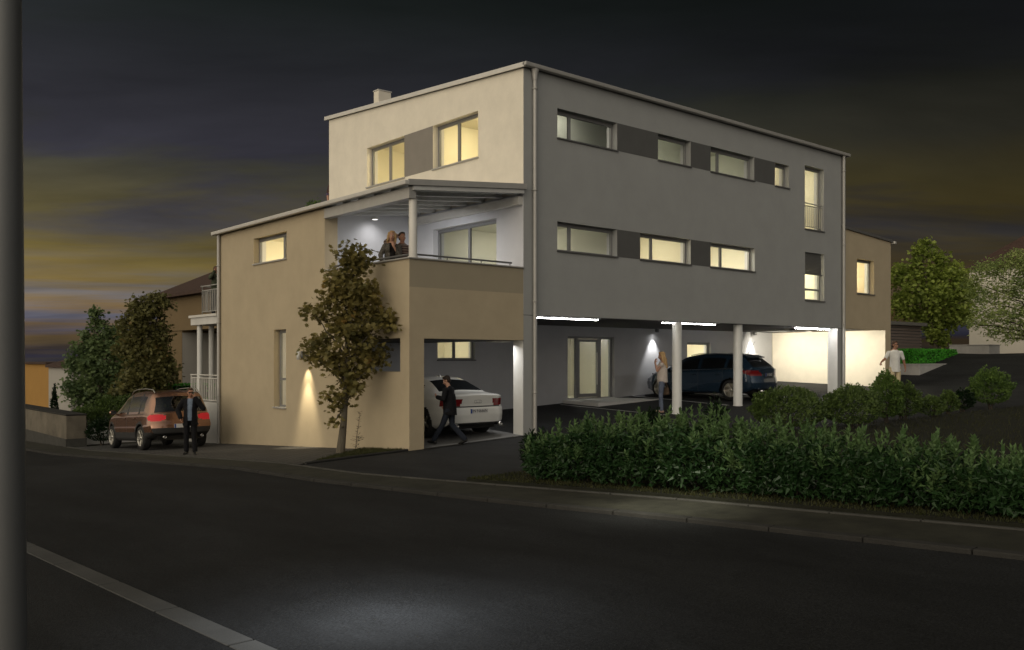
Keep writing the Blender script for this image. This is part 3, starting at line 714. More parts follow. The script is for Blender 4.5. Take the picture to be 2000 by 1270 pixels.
def car(name, label, S, loc, rz, paint, group=None):
    t = thing(name, label, 'car', loc, rz, group)
    L_, R, xa, xf, xo = S['L'], S['R'], S['ra'], S['ra']+S['wb'], S['ra']
    zr, zs, zb, wm, wr = (curve(S[k], S.get('sm',.07)) for k in ('zr','zs','zb','wm','wr'))
    seams = S['seams']
    xs = [i*.035 for i in range(int(L_/.035)+1)]
    xs = [x for x in xs if x < L_-.02 and all(abs(x-q) > .018 for q in seams)] + [L_] + [q+d for q in seams for d in (-.007,.007)]
    xs = sorted(xs)
    rear = curve(S['rear'], .03); front = curve(S['front'], .03)
    def deform(x, y, z):
        k = abs(y)/wm(clamp(x,0,L_))
        dx = (rear(z)+S['cr']*k**4)*max(0, 1-x/.9) - (front(z)+S['cf']*k**3)*max(0, 1-(L_-x)/.9)
        return (x+dx-xo, y, z)
    SEG = [2,2,9,8,2,9,2,5]; ZONE = ['U','S','S','S','H','G','R','T']
    def section(x):
        w, b, s_, r, q = wm(x), zb(x), zs(x), zr(x), wr(x)
        s_ = min(s_, r-.015); q = min(q, w*.95)
        zm = b+(s_-b)*.52; cab = clamp((r-s_)/.3, 0, 1)
        gr = r-.075*cab-.012; 
        P = [(0,b),(w*.9,b),(w*.972,b+.07),(w,zm),(w*.987,s_-.055),(w*.955,s_),(max(q+.03*cab, w*.86*(1-cab)+(q+.03)*cab),gr),(q-.045*cab,r-.012),(0,r+.0)]
        out = []; zn = []
        for k, n in enumerate(SEG):
            for j in range(n):
                u = j/n; a, c = P[k], P[k+1]
                yy, z2 = a[0]+(c[0]-a[0])*u, a[1]+(c[1]-a[1])*u
                if ZONE[k] == 'T': z2 += .02*math.sin(u*math.pi/2)*(1) 
                if ZONE[k] == 'G': yy += .018*math.sin(u*math.pi)*cab
                if k == 2: yy += .012*math.sin(u*math.pi/2)
                out.append((yy, z2)); zn.append(ZONE[k])
        out.append((P[-1][0], P[-1][1]+.02)); return out, zn
    secs = [section(x) for x in xs]; zn = secs[0][1]; K = len(secs[0][0])
    V = []; faces = []
    for sgn in (1, -1):
        o = len(V)
        for x, (pts, _) in zip(xs, secs):
            for y, z in pts: V.append((x, sgn*y, z))
        for i in range(len(xs)-1):
            for k in range(K-1):
                q = (o+i*K+k, o+(i+1)*K+k, o+(i+1)*K+k+1, o+i*K+k+1)
                faces.append((q if sgn < 0 else q[::-1], zn[k]))
    for xe, sec, zz in ((0, secs[0][0], 'B'), (L_, secs[-1][0], 'F')):
        o = len(V); ny = 44
        rows = sec[1:]
        for y, z in rows:
            for j in range(ny+1): V.append((xe, y*(1-2*j/ny), z))
        for i in range(len(rows)-1):
            for j in range(ny):
                q = (o+i*(ny+1)+j, o+i*(ny+1)+j+1, o+(i+1)*(ny+1)+j+1, o+(i+1)*(ny+1)+j)
                faces.append((q if zz == 'F' else q[::-1], zz))
    groups = {}
    for f, z0 in faces:
        c = [sum(V[i][a] for i in f)/len(f) for a in range(3)]
        x, y, z = c; side = 'L' if y > 0 else 'R'; ay = abs(y)
        part = 'body'
        if z0 in 'US' and ay > wm(x)-.30 and min((x-xa)**2, (x-xf)**2)+(z-R)**2 < (R+.055)**2: continue
        rl = math.hypot(min(abs(x-xa), abs(x-xf)), z-R)
        if z0 == 'G':
            gr = zr(x)-.09; tt = (z-zs(x))/max(.05, gr-zs(x))
            for n, (a, b, c2, d) in enumerate(S['wins']):
                if a+(b-a)*tt < x < c2+(d-c2)*tt and .10 < tt < .90: part = ('side_window', side, n)
            if part == 'body' and S['wins'][0][0]-.05 < x < S['wins'][-1][2]+.06 and .05 < tt < .97 and S.get('blackpillar') and any(w1[2]+(w1[3]-w1[2])*tt-.02 <= x <= w2[0]+(w2[1]-w2[0])*tt+.02 for w1, w2 in zip(S['wins'], S['wins'][1:])): part = ('pillar_trim',)
        if z0 in 'TR' or (z0 == 'G' and part == 'body' and False):
            a, b = S['wshield']
            if a < x < b and ay < wr(x)-.06: part = ('windscreen',)
            a, b = S['rwin']
            if a < x < b and ay < wr(x)*S.get('rw',.90)-.02: part = ('rear_window',)
        if z0 in 'SHGB':
            ok = S['lamp'](x, ay, z, z0)
            if ok: part = ('rear_lamp', side)
        if z0 in 'SF' and x > L_-.35 and S['zh'][0] < z < S['zh'][1] and (z0 == 'S' or ay > .38): part = ('headlight', side)
        if part == 'body':
            if z0 == 'U' or (z0 in 'SBF' and z < S['trimz']+(.10 if z0 == 'B' else 0)*S.get('btrim',0)) : part = ('lower_trim',)
            elif S.get('arch') and z0 == 'S' and rl < R+.12: part = ('lower_trim',)
        if part == 'body' and z0 in 'SH':
            for q in seams:
                if abs(x-q) < .008: part = ('seam',)
            if part == 'body' and z > zb(x)+.13:
                for n, (a, b) in enumerate(zip(seams, seams[1:])):
                    if a < x < b: part = ('door', side, n)
        if part == 'body' and z0 == 'B' and S.get('gate') and S['gate'](ay, z): part = ('seam',)
        groups.setdefault(part, []).append(f)
    body = None; objs = {}
    mats = {'side_window':S['glass'],'windscreen':S['glass'],'rear_window':S['glass'],'rear_lamp':S['lampmat'],'headlight':'chrome','lower_trim':'blacktrim','seam':'blacktrim','pillar_trim':'blacktrim'}
    names = {'seam':'panel_gap'}
    for part, fs in groups.items():
        ids = {}; m = MB()
        for f in fs:
            for i in f:
                if i not in ids: ids[i] = len(ids); m.v.append(deform(*V[i]))
            m.f.append(tuple(ids[i] for i in f)); m.sm.append(True)
        nm = part if part == 'body' else part[0]
        objs[part] = m.build(names.get(nm, nm), paint if nm in ('body','door') else M[mats[nm]], t)
    # door handles
    for (kind, *rest), o in [(k, v) for k, v in objs.items() if k != 'body']:
        if kind != 'door': continue
        side, n = rest; sg = 1 if side == 'L' else -1
        hx = seams[n]+.17; hz = S['hz']; m = MB()
        m.ell((hx-xo, sg*(wm(hx)+.012), hz), (.095,.022,.018)); m.build('door_handle', paint if not S.get('chromeh') else M['chrome'], o)
    # wheels
    for ax in (0, S['wb']):
        for sg in (1, -1):
            yo = sg*(S['wm'][2][1]-.015); Mx = Matrix.Translation((ax, yo, R)) @ Matrix.Rotation(R_(-90*sg), 4, 'X')
            w = .215; m = MB()
            m.lathe([(R*.64,.0),(R*.70,.008),(R*.93,.004),(R*.985,-.03),(R,-.06),(R,-w+.06),(R*.985,-w+.03),(R*.9,-w),(R*.62,-w)], Mx, 40)
            wh = m.build('wheel', M['rubber'], t)
            m = MB(); m.lathe([(R*.70,.004),(R*.68,.010),(R*.65,.0),(R*.62,-.05),(R*.60,-.12),(.001,-.13)], Mx, 40); m.build('rim_barrel', M['alloy'] if not S.get('darkrim') else M['blacktrim'], wh)
            m = MB()
            for k in range(S['spokes']):
                for dd in ((-.09,.09) if S.get('dbl') else (0,)):
                    a = 2*math.pi*k/S['spokes']+.2
                    A = Vector((.045*math.cos(a), .045*math.sin(a), -.03)); B = Vector((R*.655*math.cos(a+dd*1.5), R*.655*math.sin(a+dd*1.5), -.004))
                    d = (B-A).normalized(); s_ = Vector((-d.y, d.x, 0)).normalized(); up = Vector((0,0,.016)); wd = S['sw']
                    lo = [A-s_*wd-up, B-s_*wd*.75-up, B+s_*wd*.75-up, A+s_*wd-up]; hi = [p+up*1.9 for p in lo]
                    m.hexa([Mx @ p for p in lo], [Mx @ p for p in hi])
            m.lathe([(.001,.0),(.05,-.004),(.058,-.03),(.058,-.06)], Mx, 20)
            bevel(m.build('spokes', M['alloy'], wh), .004)
    # wheel wells and floor
    m = MB(); m.box(.25-xo, L_-.45-xo, -S['wm'][2][1]+.26, S['wm'][2][1]-.26, zb(2)+.02, zs(2)-.12)
    m.build('underbody', M['black'], t)
    # mirrors
    for sg in (1,-1):
        x, z = S['mirror']; y = sg*(wm(x)+.10); m = MB()
        m.ell((x-xo, y, z), (.075,.105,.075)); m.cap((x-xo+.02, sg*(wm(x)-.05), z-.06), (x-xo, y-sg*.06, z-.03), .025, .02, 8)
        mi = m.build('wing_mirror', paint, t)
        MB().box(x-xo-.078,x-xo-.070,y-.075,y+.075,z-.05,z+.05).build('mirror_glass', M['darkglass'], mi)
    # number plate
    px, pz = S['plate']; x = deform(0, 0, pz)[0]-S.get('pout',.012); W = .26
    p = MB().box(x-.006,x+.03,-W,W,pz-.055,pz+.055).build('number_plate', M['platew' if not S.get('darkplate') else 'blacktrim'], t)
    MB().box(x-.0075,x-.0062,W-.05,W-.003,pz-.052,pz+.052).build('plate_band', M['plateb'], p)
    text('plate_text', S['ptxt'], .105, (x-.008, -.025, pz), (R_(90), 0, R_(-90)), M['black' if not S.get('darkplate') else 'platew'], p)
    bx = deform(0,0,.5)[0]
    for y in S.get('exhaust', ()):
        m = MB(); Mx = Matrix.Translation((bx-.02, y, S['exz'])) @ Matrix.Rotation(R_(90), 4, 'Y')
        m.lathe([(.034,.2),(.040,.2),(.042,-.01),(.036,-.012),(.033,.0),(.032,.15),(.001,.15)], Mx, 18); m.build('exhaust_pipe', M['chrome'], t)
    return t, deform, (zr, zs, wm, wr, xo)
paint1 = pm('bronze_metallic_paint', (.27,.140,.088), .20, .03, 40, 0, metal=.72, coat=.8, spec=.5)
paint2 = pm('white_car_paint', (.62,.62,.60), .3, .02, 3, 0, coat=.9, spec=.5)
paint3 = pm('petrol_blue_paint', (.020,.044,.078), .25, .03, 40, 0, metal=.4, coat=.9, spec=.5)
SUV = dict(L=4.43, R=.345, ra=.93, wb=2.62, sm=.07,
  zr=[(0,.99),(.03,1.02),(.26,1.47),(.40,1.60),(.7,1.655),(1.3,1.68),(2.1,1.665),(2.55,1.58),(3.25,1.12),(3.6,1.05),(4.2,.93),(4.43,.74)],
  zs=[(0,.985),(.5,1.03),(3.25,1.0),(4.2,.86),(4.43,.66)], zb=[(0,.46),(.25,.36),(.9,.25),(3.6,.24),(4.2,.28),(4.43,.34)],
  wm=[(0,.84),(.2,.885),(.6,.905),(3.6,.905),(4.1,.87),(4.43,.74)], wr=[(0,.76),(.26,.68),(.8,.66),(2.2,.64),(2.6,.66),(3.25,.78),(4.43,.62)],
  rear=[(.3,.12),(.45,.03),(.62,0),(.72,.015),(.80,.06),(1.0,.085),(1.3,.1)], front=[(.3,.08),(.6,0),(.9,.10)], cr=.16, cf=.30,
  seams=[1.22,2.08,3.12], wins=[(.62,.68,1.02,1.02),(1.12,1.12,2.02,2.02),(2.14,2.14,3.10,2.50)], blackpillar=True,
  wshield=(2.62,3.2), rwin=(.05,.285), rw=.96, glass='carglass', lampmat='lit',
  lamp=lambda x,ay,z,z0: z0 in 'SHB' and (lambda s: abs(s-.745) < .295 and abs(z-.905) < .092*(1-abs((s-.745)/.295)**3.5)**.5)(ay if z0 == 'B' else .89+x*.75),
  zh=(.68,.86), trimz=.50, btrim=1.2, arch=True, hz=.90, mirror=(3.0,1.08), plate=(0,.66), ptxt='IN', spokes=5, dbl=True, sw=.020, exhaust=(-.52,.52), exz=.36,
  gate=lambda ay,z: .60<z<.615 and ay<.60)
SED = dict(L=4.62, R=.34, ra=1.0, wb=2.62, sm=.08,
  zr=[(0,.985),(.05,1.03),(.45,1.06),(.66,1.09),(1.22,1.34),(1.6,1.425),(2.2,1.45),(2.7,1.39),(3.45,1.02),(4.2,.88),(4.62,.66)],
  zs=[(0,.93),(.6,.985),(3.4,.94),(4.2,.80),(4.62,.58)], zb=[(0,.34),(.3,.24),(1,.19),(3.6,.19),(4.3,.22),(4.62,.3)],
  wm=[(0,.86),(.2,.905),(.6,.935),(3.6,.935),(4.2,.89),(4.62,.70)], wr=[(0,.80),(.6,.70),(1.22,.60),(1.8,.58),(2.5,.58),(3.4,.74),(4.62,.6)],
  rear=[(.2,.10),(.36,.02),(.55,0),(.70,.02),(.76,.07),(.98,.03),(1.1,.02)], front=[(.2,.08),(.5,0),(.9,.12)], cr=.17, cf=.30,
  seams=[1.42,2.28,3.22], wins=[(1.10,1.34,1.50,1.62),(1.56,1.68,2.20,2.20),(2.32,2.32,3.22,2.70)],
  wshield=(2.78,3.42), rwin=(.70,1.30), rw=.95, glass='darkglass', lampmat='lens',
  lamp=lambda x,ay,z,z0: .77 < z < .925 and ((z0 in 'SH' and x < .22) or (z0 == 'B' and ay > .43+.5*(.93-z))),
  zh=(.58,.74), trimz=.24, btrim=1.3, hz=.80, mirror=(3.02,1.0), plate=(0,.64), ptxt='IN\u00b7N666N', spokes=5, sw=.03, darkrim=True, exhaust=(-.66,.66), exz=.31,
  gate=lambda ay,z: (.745<z<.757 and ay<.74))
WAG = dict(L=4.42, R=.325, ra=.90, wb=2.60, sm=.08,
  zr=[(0,.97),(.04,1.0),(.50,1.30),(.60,1.385),(.95,1.43),(1.6,1.47),(2.2,1.455),(2.65,1.37),(3.35,1.0),(4.0,.86),(4.42,.62)],
  zs=[(0,.94),(.5,.985),(1.5,.955),(3.3,.90),(4.0,.78),(4.42,.56)], zb=[(0,.36),(.3,.26),(1,.20),(3.4,.20),(4.1,.22),(4.42,.3)],
  wm=[(0,.82),(.2,.88),(.6,.91),(3.4,.91),(4.0,.87),(4.42,.66)], wr=[(0,.74),(.5,.62),(1.0,.585),(1.8,.58),(2.5,.58),(3.3,.74),(4.42,.6)],
  rear=[(.2,.14),(.40,.04),(.55,0),(.70,.03),(.80,.07),(1.0,.05),(1.2,.05)], front=[(.2,.08),(.5,0),(.9,.12)], cr=.20, cf=.30,
  seams=[1.18,2.06,3.08], wins=[(.52,.72,1.06,1.06),(1.16,1.16,1.98,1.98),(2.10,2.10,3.12,2.56)],
  wshield=(2.72,3.3), rwin=(.10,.50), rw=.97, glass='darkglass', lampmat='lens',
  lamp=lambda x,ay,z,z0: ((z0 in 'SH' and x < .42 and abs(z-.865+.05*x/.42*-1) < .085*(1-x/.44)+.008) or (z0 == 'B' and ay > .42 and .78 < z < .94 and z < .94-.10*max(0,(.62-ay)/.2))),
  zh=(.54,.70), trimz=.25, btrim=.6, hz=.80, mirror=(2.92,.97), plate=(0,.80), ptxt='K 3012', darkplate=True, pout=.03, spokes=5, dbl=True, sw=.018,
  exhaust=(.5,), exz=.30)
gz = lambda x, y: ground(x, y)
c1, df, fn = car('parked_car', 'bronze brown off-road car with lit red tail lamps parked on the paving at the left', SUV, (-5.14, 9.55, -.70), R_(90), paint1)
c1.rotation_euler = (0, R_(3.1), R_(90))
zr, zs, wm, wr, xo = fn
for sg in (1,-1):                       # roof rails
    m = MB(); m.tube([(x-xo, sg*.615, zr(x)+dz) for x, dz in ((.45,-.01),(.6,.055),(1.2,.062),(1.9,.062),(2.25,.05),(2.4,-.01))], .017, 8); m.build('roof_rail', M['alloy'], c1)
m = MB(); m.tube([(.55-xo,0,1.62),(.42-xo,0,1.80)], [.012,.006], 6); m.build('antenna', M['blacktrim'], c1)
for y in (.38,-.38):
    m = MB(); m.box(.95-xo,1.10-xo,y-.22,y+.22,.6,1.16); s_ = bevel(m.build('rear_seat', M['seatm'], c1), .04, 2)
    m = MB(); m.ell((1.04-xo,y,1.30),(.05,.13,.09)); m.tube([(1.04-xo,y-.04,1.15),(1.04-xo,y-.04,1.25)],.008,6); m.tube([(1.04-xo,y+.04,1.15),(1.04-xo,y+.04,1.25)],.008,6); m.build('headrest', M['seatm'], s_)
for y in (.38,-.38):
    m = MB(); m.box(1.95-xo,2.1-xo,y-.23,y+.23,.6,1.18); s_ = bevel(m.build('front_seat', M['seatm'], c1), .04, 2)
    m = MB(); m.ell((2.02-xo,y,1.34),(.05,.13,.10)); m.build('headrest', M['seatm'], s_)
c2, df, fn = car('parked_car', 'white saloon car parked under the carport behind the walking man', SED, (-1.15, 1.30, ground(-1.2,1.3)+.01), R_(90), paint2)
for k in range(4):                      # four ring emblem
    m = MB(); pts = [(df(0,0,.86)[0]-.008, -.078+.052*k+.034*math.cos(a), .865+.034*math.sin(a)) for a in [2*math.pi*i/20 for i in range(21)]]
    m.tube(pts, .0045, 6, False); m.build('emblem_ring', M['chrome'], c2)
m = MB(); m.ell((1.45-1.0,0,0),(.0,.0,.0)) if False else None
m = MB(); m.hexa([(.55,-.02,1.40),(.72,-.02,1.43),(.72,.02,1.43),(.55,.02,1.40)],[(.57,-.006,1.475),(.62,-.006,1.485),(.62,.006,1.485),(.57,.006,1.475)]); m.build('antenna', paint2, c2)
c3, df, fn = car('parked_car', 'dark blue estate car parked between the round posts and the lit pale wall', WAG, (10.84, 1.20, ground(10.8,1.15)+.008), R_(97), paint3)
c3.scale = (1.04,)*3
zr, zs, wm, wr, xo = fn
for sg in (1,-1):
    m = MB(); m.tube([(x-xo, sg*(wr(x)-.01), zr(x)+.012) for x in (.75,1.2,1.7,2.2,2.5)], .013, 8); m.build('roof_rail', M['chrome'], c3)
    m = MB(); m.tube([(x-xo, sg*(wm(x)*.957+.006), zs(x)+.018) for x in (.45,.8,1.2,1.7,2.2,2.7,3.1)], .010, 6); m.build('window_strip', M['chrome'], c3)
m = MB(); m.hexa([(.47-xo,-.56,1.335),(.70-xo,-.56,1.40),(.70-xo,.56,1.40),(.47-xo,.56,1.335)],[(.45-xo,-.54,1.365),(.70-xo,-.55,1.43),(.70-xo,.55,1.43),(.45-xo,.54,1.365)]); bevel(m.build('roof_spoiler', paint3, c3), .012, 2)
m = MB(); m.tube([(.78-xo,0,1.44),(.52-xo,0,1.86)], [.010,.004], 6); m.build('antenna', M['blacktrim'], c3)
# ================================================================== people
def bake(m, name, mat, parent, vox=.009, smooth=4, drop=None, sf=.5):
    """melts the pieces of a limb or garment into one continuous skin"""
    o = m.build(name+'_raw', None)
    r = o.modifiers.new('r', 'REMESH'); r.mode = 'VOXEL'; r.voxel_size = vox
    if smooth: s = o.modifiers.new('s', 'SMOOTH'); s.factor = sf; s.iterations = smooth
    bpy.context.view_layer.update()
    dg = bpy.context.evaluated_depsgraph_get()
    me = bpy.data.meshes.new_from_object(o.evaluated_get(dg)); old = o.data
    bpy.data.objects.remove(o); bpy.data.meshes.remove(old)
    if drop:
        b = bmesh.new(); b.from_mesh(me)
        bmesh.ops.delete(b, geom=[f for f in b.faces if drop(f.calc_center_median())], context='FACES'); b.to_mesh(me); b.free()
    me.name = name; me.materials.clear(); me.materials.append(mat)
    me.polygons.foreach_set('use_smooth', [True]*len(me.polygons))
    n = bpy.data.objects.new(name, me); COL.objects.link(n); n.parent = parent
    return n
def skinm(n, c): return pm(n, c, .55, .05, 20, 0, spec=.35)
SK1 = skinm('skin_light', (.42,.235,.165)); SK2 = skinm('skin_tan', (.33,.17,.11))
LIP = pm('lips', (.30,.09,.075), .5, 0, 1, 0); EYE = pm('eye_white', (.55,.53,.5), .3, 0, 1, 0); PUP = pm('pupil', (.01,.01,.012), .2, 0, 1, 0)
HAIRD = pm('dark_hair', (.022,.014,.010), .6, .35, 60, .5, 90, stretch=(1,1,.15)); HAIRB = pm('blond_hair', (.40,.26,.12), .55, .35, 60, .5, 90, stretch=(1,1,.15))
HAIRM = pm('brown_hair', (.065,.034,.022), .6, .35, 60, .5, 90, stretch=(1,1,.15)); HAIRR = pm('auburn_hair', (.055,.018,.014), .6, .35, 60, .5, 90, stretch=(1,1,.15))
def cloth(n, c, r=.9, sc=14, var=.12): return pm(n, c, r, var, sc, .4, 160, spec=.15)
V3 = Vector
def person(label, loc, rz, P, scale=1.0, group=None):
    """local axes: +y ahead, +x to the person's right hand; P holds the pose and the clothes"""
    t = thing('person', label, 'person', loc, rz, group, scale)
    f = P.get('female', False)
    ln = V3(P.get('lean', (0,0,0)))                     # how far the shoulders move from over the hips
    hip = V3(P.get('hip', (0,0,.93))); sw = .17 if f else .20
    hz = V3((.095,0,-.01)); pel = hip+V3((0,0,.02))
    waist = hip+V3((0,0,.17))+ln*.35; chest = hip+V3((0,.0,.38))+ln*.75; nb = hip+V3((0,-.01,.55))+ln; 
    sr = P.get('shrug', (0,0))
    tw = P.get('twist', 0.)
    rot = Matrix.Rotation(tw, 3, 'Z')
    sh = {'R': nb+rot @ V3((sw*.95,0,-.078+sr[0])), 'L': nb+rot @ V3((-sw*.95,0,-.078+sr[1]))}
    hd = V3(P.get('headoff', (0,.025,.165))); H = nb+hd
    Hm = Matrix.Rotation(P.get('yaw',0),3,'Z') @ Matrix.Rotation(P.get('pitch',0),3,'X') @ Matrix.Rotation(P.get('roll',0),3,'Y')
    B = MB()
    def torso(m, g):
        k = .9 if f else 1.
        m.ell(pel, (.165+g, .115+g, .14+g)); m.ell(waist, ((.135 if f else .15)*1+g, .10+g, .17+g)); m.ell(chest, (.165*k+g, .115+g, .19+g), rot)
        m.cap(sh['R']-V3((0,0,.01)), sh['L']-V3((0,0,.01)), .062*k+g, .062*k+g, 12)
        if f:
            for s in (1,-1): m.ell(chest+rot @ V3((s*.07,.085,.02)), (.065+g,.06+g,.065+g))
    torso(B, 0)
    for s in (1,-1): B.cap(nb+hd*.25+V3((s*.02,-.012,0)), nb+rot @ V3((s*sw*.7,-.01,-.066)), .034, .036, 10)
    B.cap(nb-V3((0,0,.03)), nb+hd*.62, .058 if not f else .05, .052 if not f else .045, 12)
    def hp(v): return H+Hm @ V3(v)
    # head: skull, jaw, nose, brow, ears
    B.ell(hp((0,-.012,.03)), (.073,.092,.092), Hm); B.ell(hp((0,.018,-.045)), (.058,.066,.072), Hm); B.ell(hp((0,.05,-.085)), (.028,.026,.024), Hm)
    B.cap(hp((0,.078,.012)), hp((0,.100,-.028)), .011, .016, 8); B.ell(hp((0,.072,.028)), (.05,.016,.012), Hm)
    B.ell(hp((0,.076,-.058)), (.026,.014,.012), Hm)
    for s in (1,-1): B.ell(hp((s*.075,-.012,-.004)), (.012,.022,.033), Hm); B.ell(hp((s*.04,.056,-.03)), (.024,.024,.022), Hm)
    arms = {}
    for s in 'RL':
        el, wr, hdir, pn = [V3(q) for q in P['arms'][s]]; el = nb+el; wr = nb+wr; hdir.normalize(); arms[s] = (el, wr)
        k = .88 if f else 1.
        B.cap(sh[s], el, .052*k, .041*k, 12); B.cap(el, el.lerp(wr,.35), .041*k, .040*k, 12); B.cap(el.lerp(wr,.35), wr, .040*k, .027*k, 12)
        sd = hdir.cross(pn).normalized(); pn = sd.cross(hdir).normalized()
        tsg = P.get('thumb', {}).get(s, 1)
        Mx = Matrix((sd, pn, hdir)).transposed()
        B.ell(wr+hdir*.048, (.039,.018,.05), Mx); B.cap(wr, wr+hdir*.03, .026, .03, 8)
        cu = P.get('curl', {}).get(s, .45)
        for i, (off, l) in enumerate(((-.029,.068),(-.010,.078),(.009,.074),(.027,.058))):
            a = wr+hdir*.088+sd*off*tsg; d1 = (hdir*math.cos(cu*.6)+pn*math.sin(cu*.6)+sd*off*tsg*2.2).normalized(); b = a+d1*l*.55
            d2 = (hdir*math.cos(cu*1.9)+pn*math.sin(cu*1.9)).normalized(); c = b+d2*l*.5
            B.cap(a-hdir*.015, b, .0105, .0095, 8); B.cap(b, c, .0095, .0080, 8)
        a = wr+hdir*.028-sd*.030*tsg; b = a+(hdir*.6-sd*.75*tsg+pn*.25).normalized()*.042; c = b+(hdir*.9-sd*.15*tsg+pn*.35).normalized()*.032
        B.cap(a, b, .0135, .011, 8); B.cap(b, c, .011, .009, 8)
    legs = {}
    for s, sg in (('R',1),('L',-1)):
        kn, an, toe = [V3(q) for q in P['legs'][s]]; h0 = hip+V3((sg*.09,0,-.02)); legs[s] = (h0, kn, an, toe)
        B.cap(h0, kn, .085, .055, 12); B.cap(kn, kn.lerp(an,.3), .054, .055, 12); B.cap(kn.lerp(an,.3), an, .055, .036, 12)
        td = toe.normalized(); B.cap(an-td*.03-V3((0,0,.045)), an+td*.15-V3((0,0,.055)), .036, .026, 10)
    body = bake(B, 'body', P['skin'], t, .0095, 2, sf=.4)
    # eyes, mouth
    for s in (1,-1):
        e = MB().ell(hp((s*.031,.073,.010)), (.013,.010,.009), Hm, 10, 7).build('eye', EYE, t); MB().ell(hp((s*.031,.0815,.010)), (.0055,.003,.0055), Hm, 8, 6).build('pupil', PUP, e)
    MB().ell(hp((0,.090,-.060)), (.022,.006,.007), Hm, 10, 6).build('mouth', LIP, t)
    if P.get('glasses'):
        m = MB()
        for s in (1,-1): m.ell(hp((s*.033,.090,.010)), (.028,.007,.020), Hm, 12, 7); m.tube([hp((s*.062,.078,.014)), hp((s*.078,-.01,.012))], .004, 6)
        m.tube([hp((-.01,.096,.014)), hp((.01,.096,.014))], .004, 6); m.build('sunglasses', PUP, t)
    # hair
    m = MB(); hs, hm = P['hair']
    m.ell(hp((0,-.030,.050)), (.086,.094,.084), Hm); m.ell(hp((0,.035,.100)), (.062,.045,.028), Hm)
    if hs == 'short': m.ell(hp((0,-.055,.0)), (.078,.06,.08), Hm)
    elif hs == 'bob':
        m.ell(hp((0,-.05,-.02)), (.092,.065,.12), Hm)
        for s in (1,-1): m.cap(hp((s*.075,.015,.06)), hp((s*.092,.01,-.12)), .03, .026, 10); m.cap(hp((s*.085,-.03,.0)), hp((s*.085,-.03,-.15)), .035, .03, 10)
    elif hs == 'long':
        m.ell(hp((0,-.06,-.03)), (.088,.06,.13), Hm); m.cap(hp((0,-.07,-.10)), hp((0,-.10,-.34)), .075, .045, 12)
        for s in (1,-1): m.cap(hp((s*.07,.0,.05)), hp((s*.085,-.02,-.12)), .03, .03, 10); m.cap(hp((s*.075,-.03,-.1)), hp((s*.08,-.06,-.28)), .04, .025, 10)
    cap_y = .060
    inv = Hm.transposed()
    def hdrop(c):
        q = inv @ (c-H); return q.y > .045 and q.z < .075 and abs(q.x) < .058
    bake(m, 'hair', hm, t, .010, 2, hdrop, .4)
    # clothes
    def sleeve(m, s, g, to):
        el, wr = arms[s]; k = .88 if f else 1.
        if to <= 1: m.cap(sh[s], sh[s].lerp(el, to), .054*k+g, (.054-.012*to)*k+g+P.get('flare',0), 12)
        else: m.cap(sh[s], el, .054*k+g, .043*k+g, 12); m.cap(el, el.lerp(wr, to-1), .043*k+g, .034*k+g, 12)
    for nm, mat, kind, g, to, hem in P['tops']:
        m = MB(); torso(m, g)
        if hem: m.cap(waist+V3((0,0,.12)), hip+V3((0,-.005,-hem)), .142+g, .152+g, 16); m.ell(hip+V3((0,0,-hem+.05)), (.182+g,.128+g,.10))
        if to > 0:
            for s in 'RL': sleeve(m, s, g, to)
        top = nb.z+.0
        open_ = kind == 'open'
        def d(c, g=g, open_=open_, hem=hem, top=top, to=to):
            q = rot.transposed() @ (c-nb)
            if c.z > nb.z+.028 and math.hypot(q.x,q.y) < .085: return True
            if hem and c.z < hip.z-hem and abs(c.x) < .22 and abs(c.y) < .22: return True
            if to == 0 and math.hypot(abs(q.x)-sw, q.y) < .055 and q.z > -.13 and abs(q.x) > sw-.02: return False
            if open_:
                dz = clamp((nb.z+.02-c.z)/.62, 0, 1)
                return q.y > .03 and abs(q.x) < .060*(1-dz*.35)+.012
            return False
        bake(m, nm, mat, t, .011, 4, d, .4)
    nm, mat, g, flare = P['trousers']
    m = MB(); m.ell(pel, (.168+g,.118+g,.13+g))
    for s in 'RL':
        h0, kn, an, toe = legs[s]; to = P.get('shorts', 1.0)
        m.cap(h0, kn, .092+g, .062+g, 14)
        if to >= 1: m.cap(kn, an+V3((0,0,.02)), .062+g, .050+g+flare, 14)
    def pd(c):
        if P.get('shorts'): return c.z < .44
        return c.z < .035
    bake(m, nm, mat, t, .011, 4, pd, .4)
    for s in 'RL':
        h0, kn, an, toe = legs[s]; td = toe.normalized()
        m = MB(); a = an-V3((0,0,.040)); m.cap(a-td*.045, a+td*.07, .043, .040, 10); m.cap(a+td*.07-V3((0,0,.008)), a+td*.165-V3((0,0,.014)), .040, .028, 10); m.cap(a-td*.02, a+V3((0,0,.05)), .042, .042, 10)
        bake(m, 'shoe', P['shoe'], t, .010, 3, None, .4)
    return t, dict(H=H, Hm=Hm, arms=arms, nb=nb, hip=hip, sh=sh)
SUITK = cloth('black_suit_cloth', (.010,.010,.012)); SHIRTB = cloth('blue_shirt_cloth', (.16,.20,.26)); JEAND = cloth('dark_blue_jeans', (.018,.022,.032), sc=30)
JEANL = cloth('faded_blue_jeans', (.115,.135,.19), sc=12, var=.3); WHITET = cloth('white_tshirt_cloth', (.62,.62,.60), var=.04); CREAM = cloth('cream_blouse_cloth', (.50,.44,.40), var=.06)
SAND = cloth('sand_shorts_cloth', (.50,.42,.27)); SHOEK = pm('black_leather', (.012,.012,.012), .35, .05, 9, 0); SANDAL = pm('pale_leather', (.32,.22,.17), .6, .05, 9, 0)
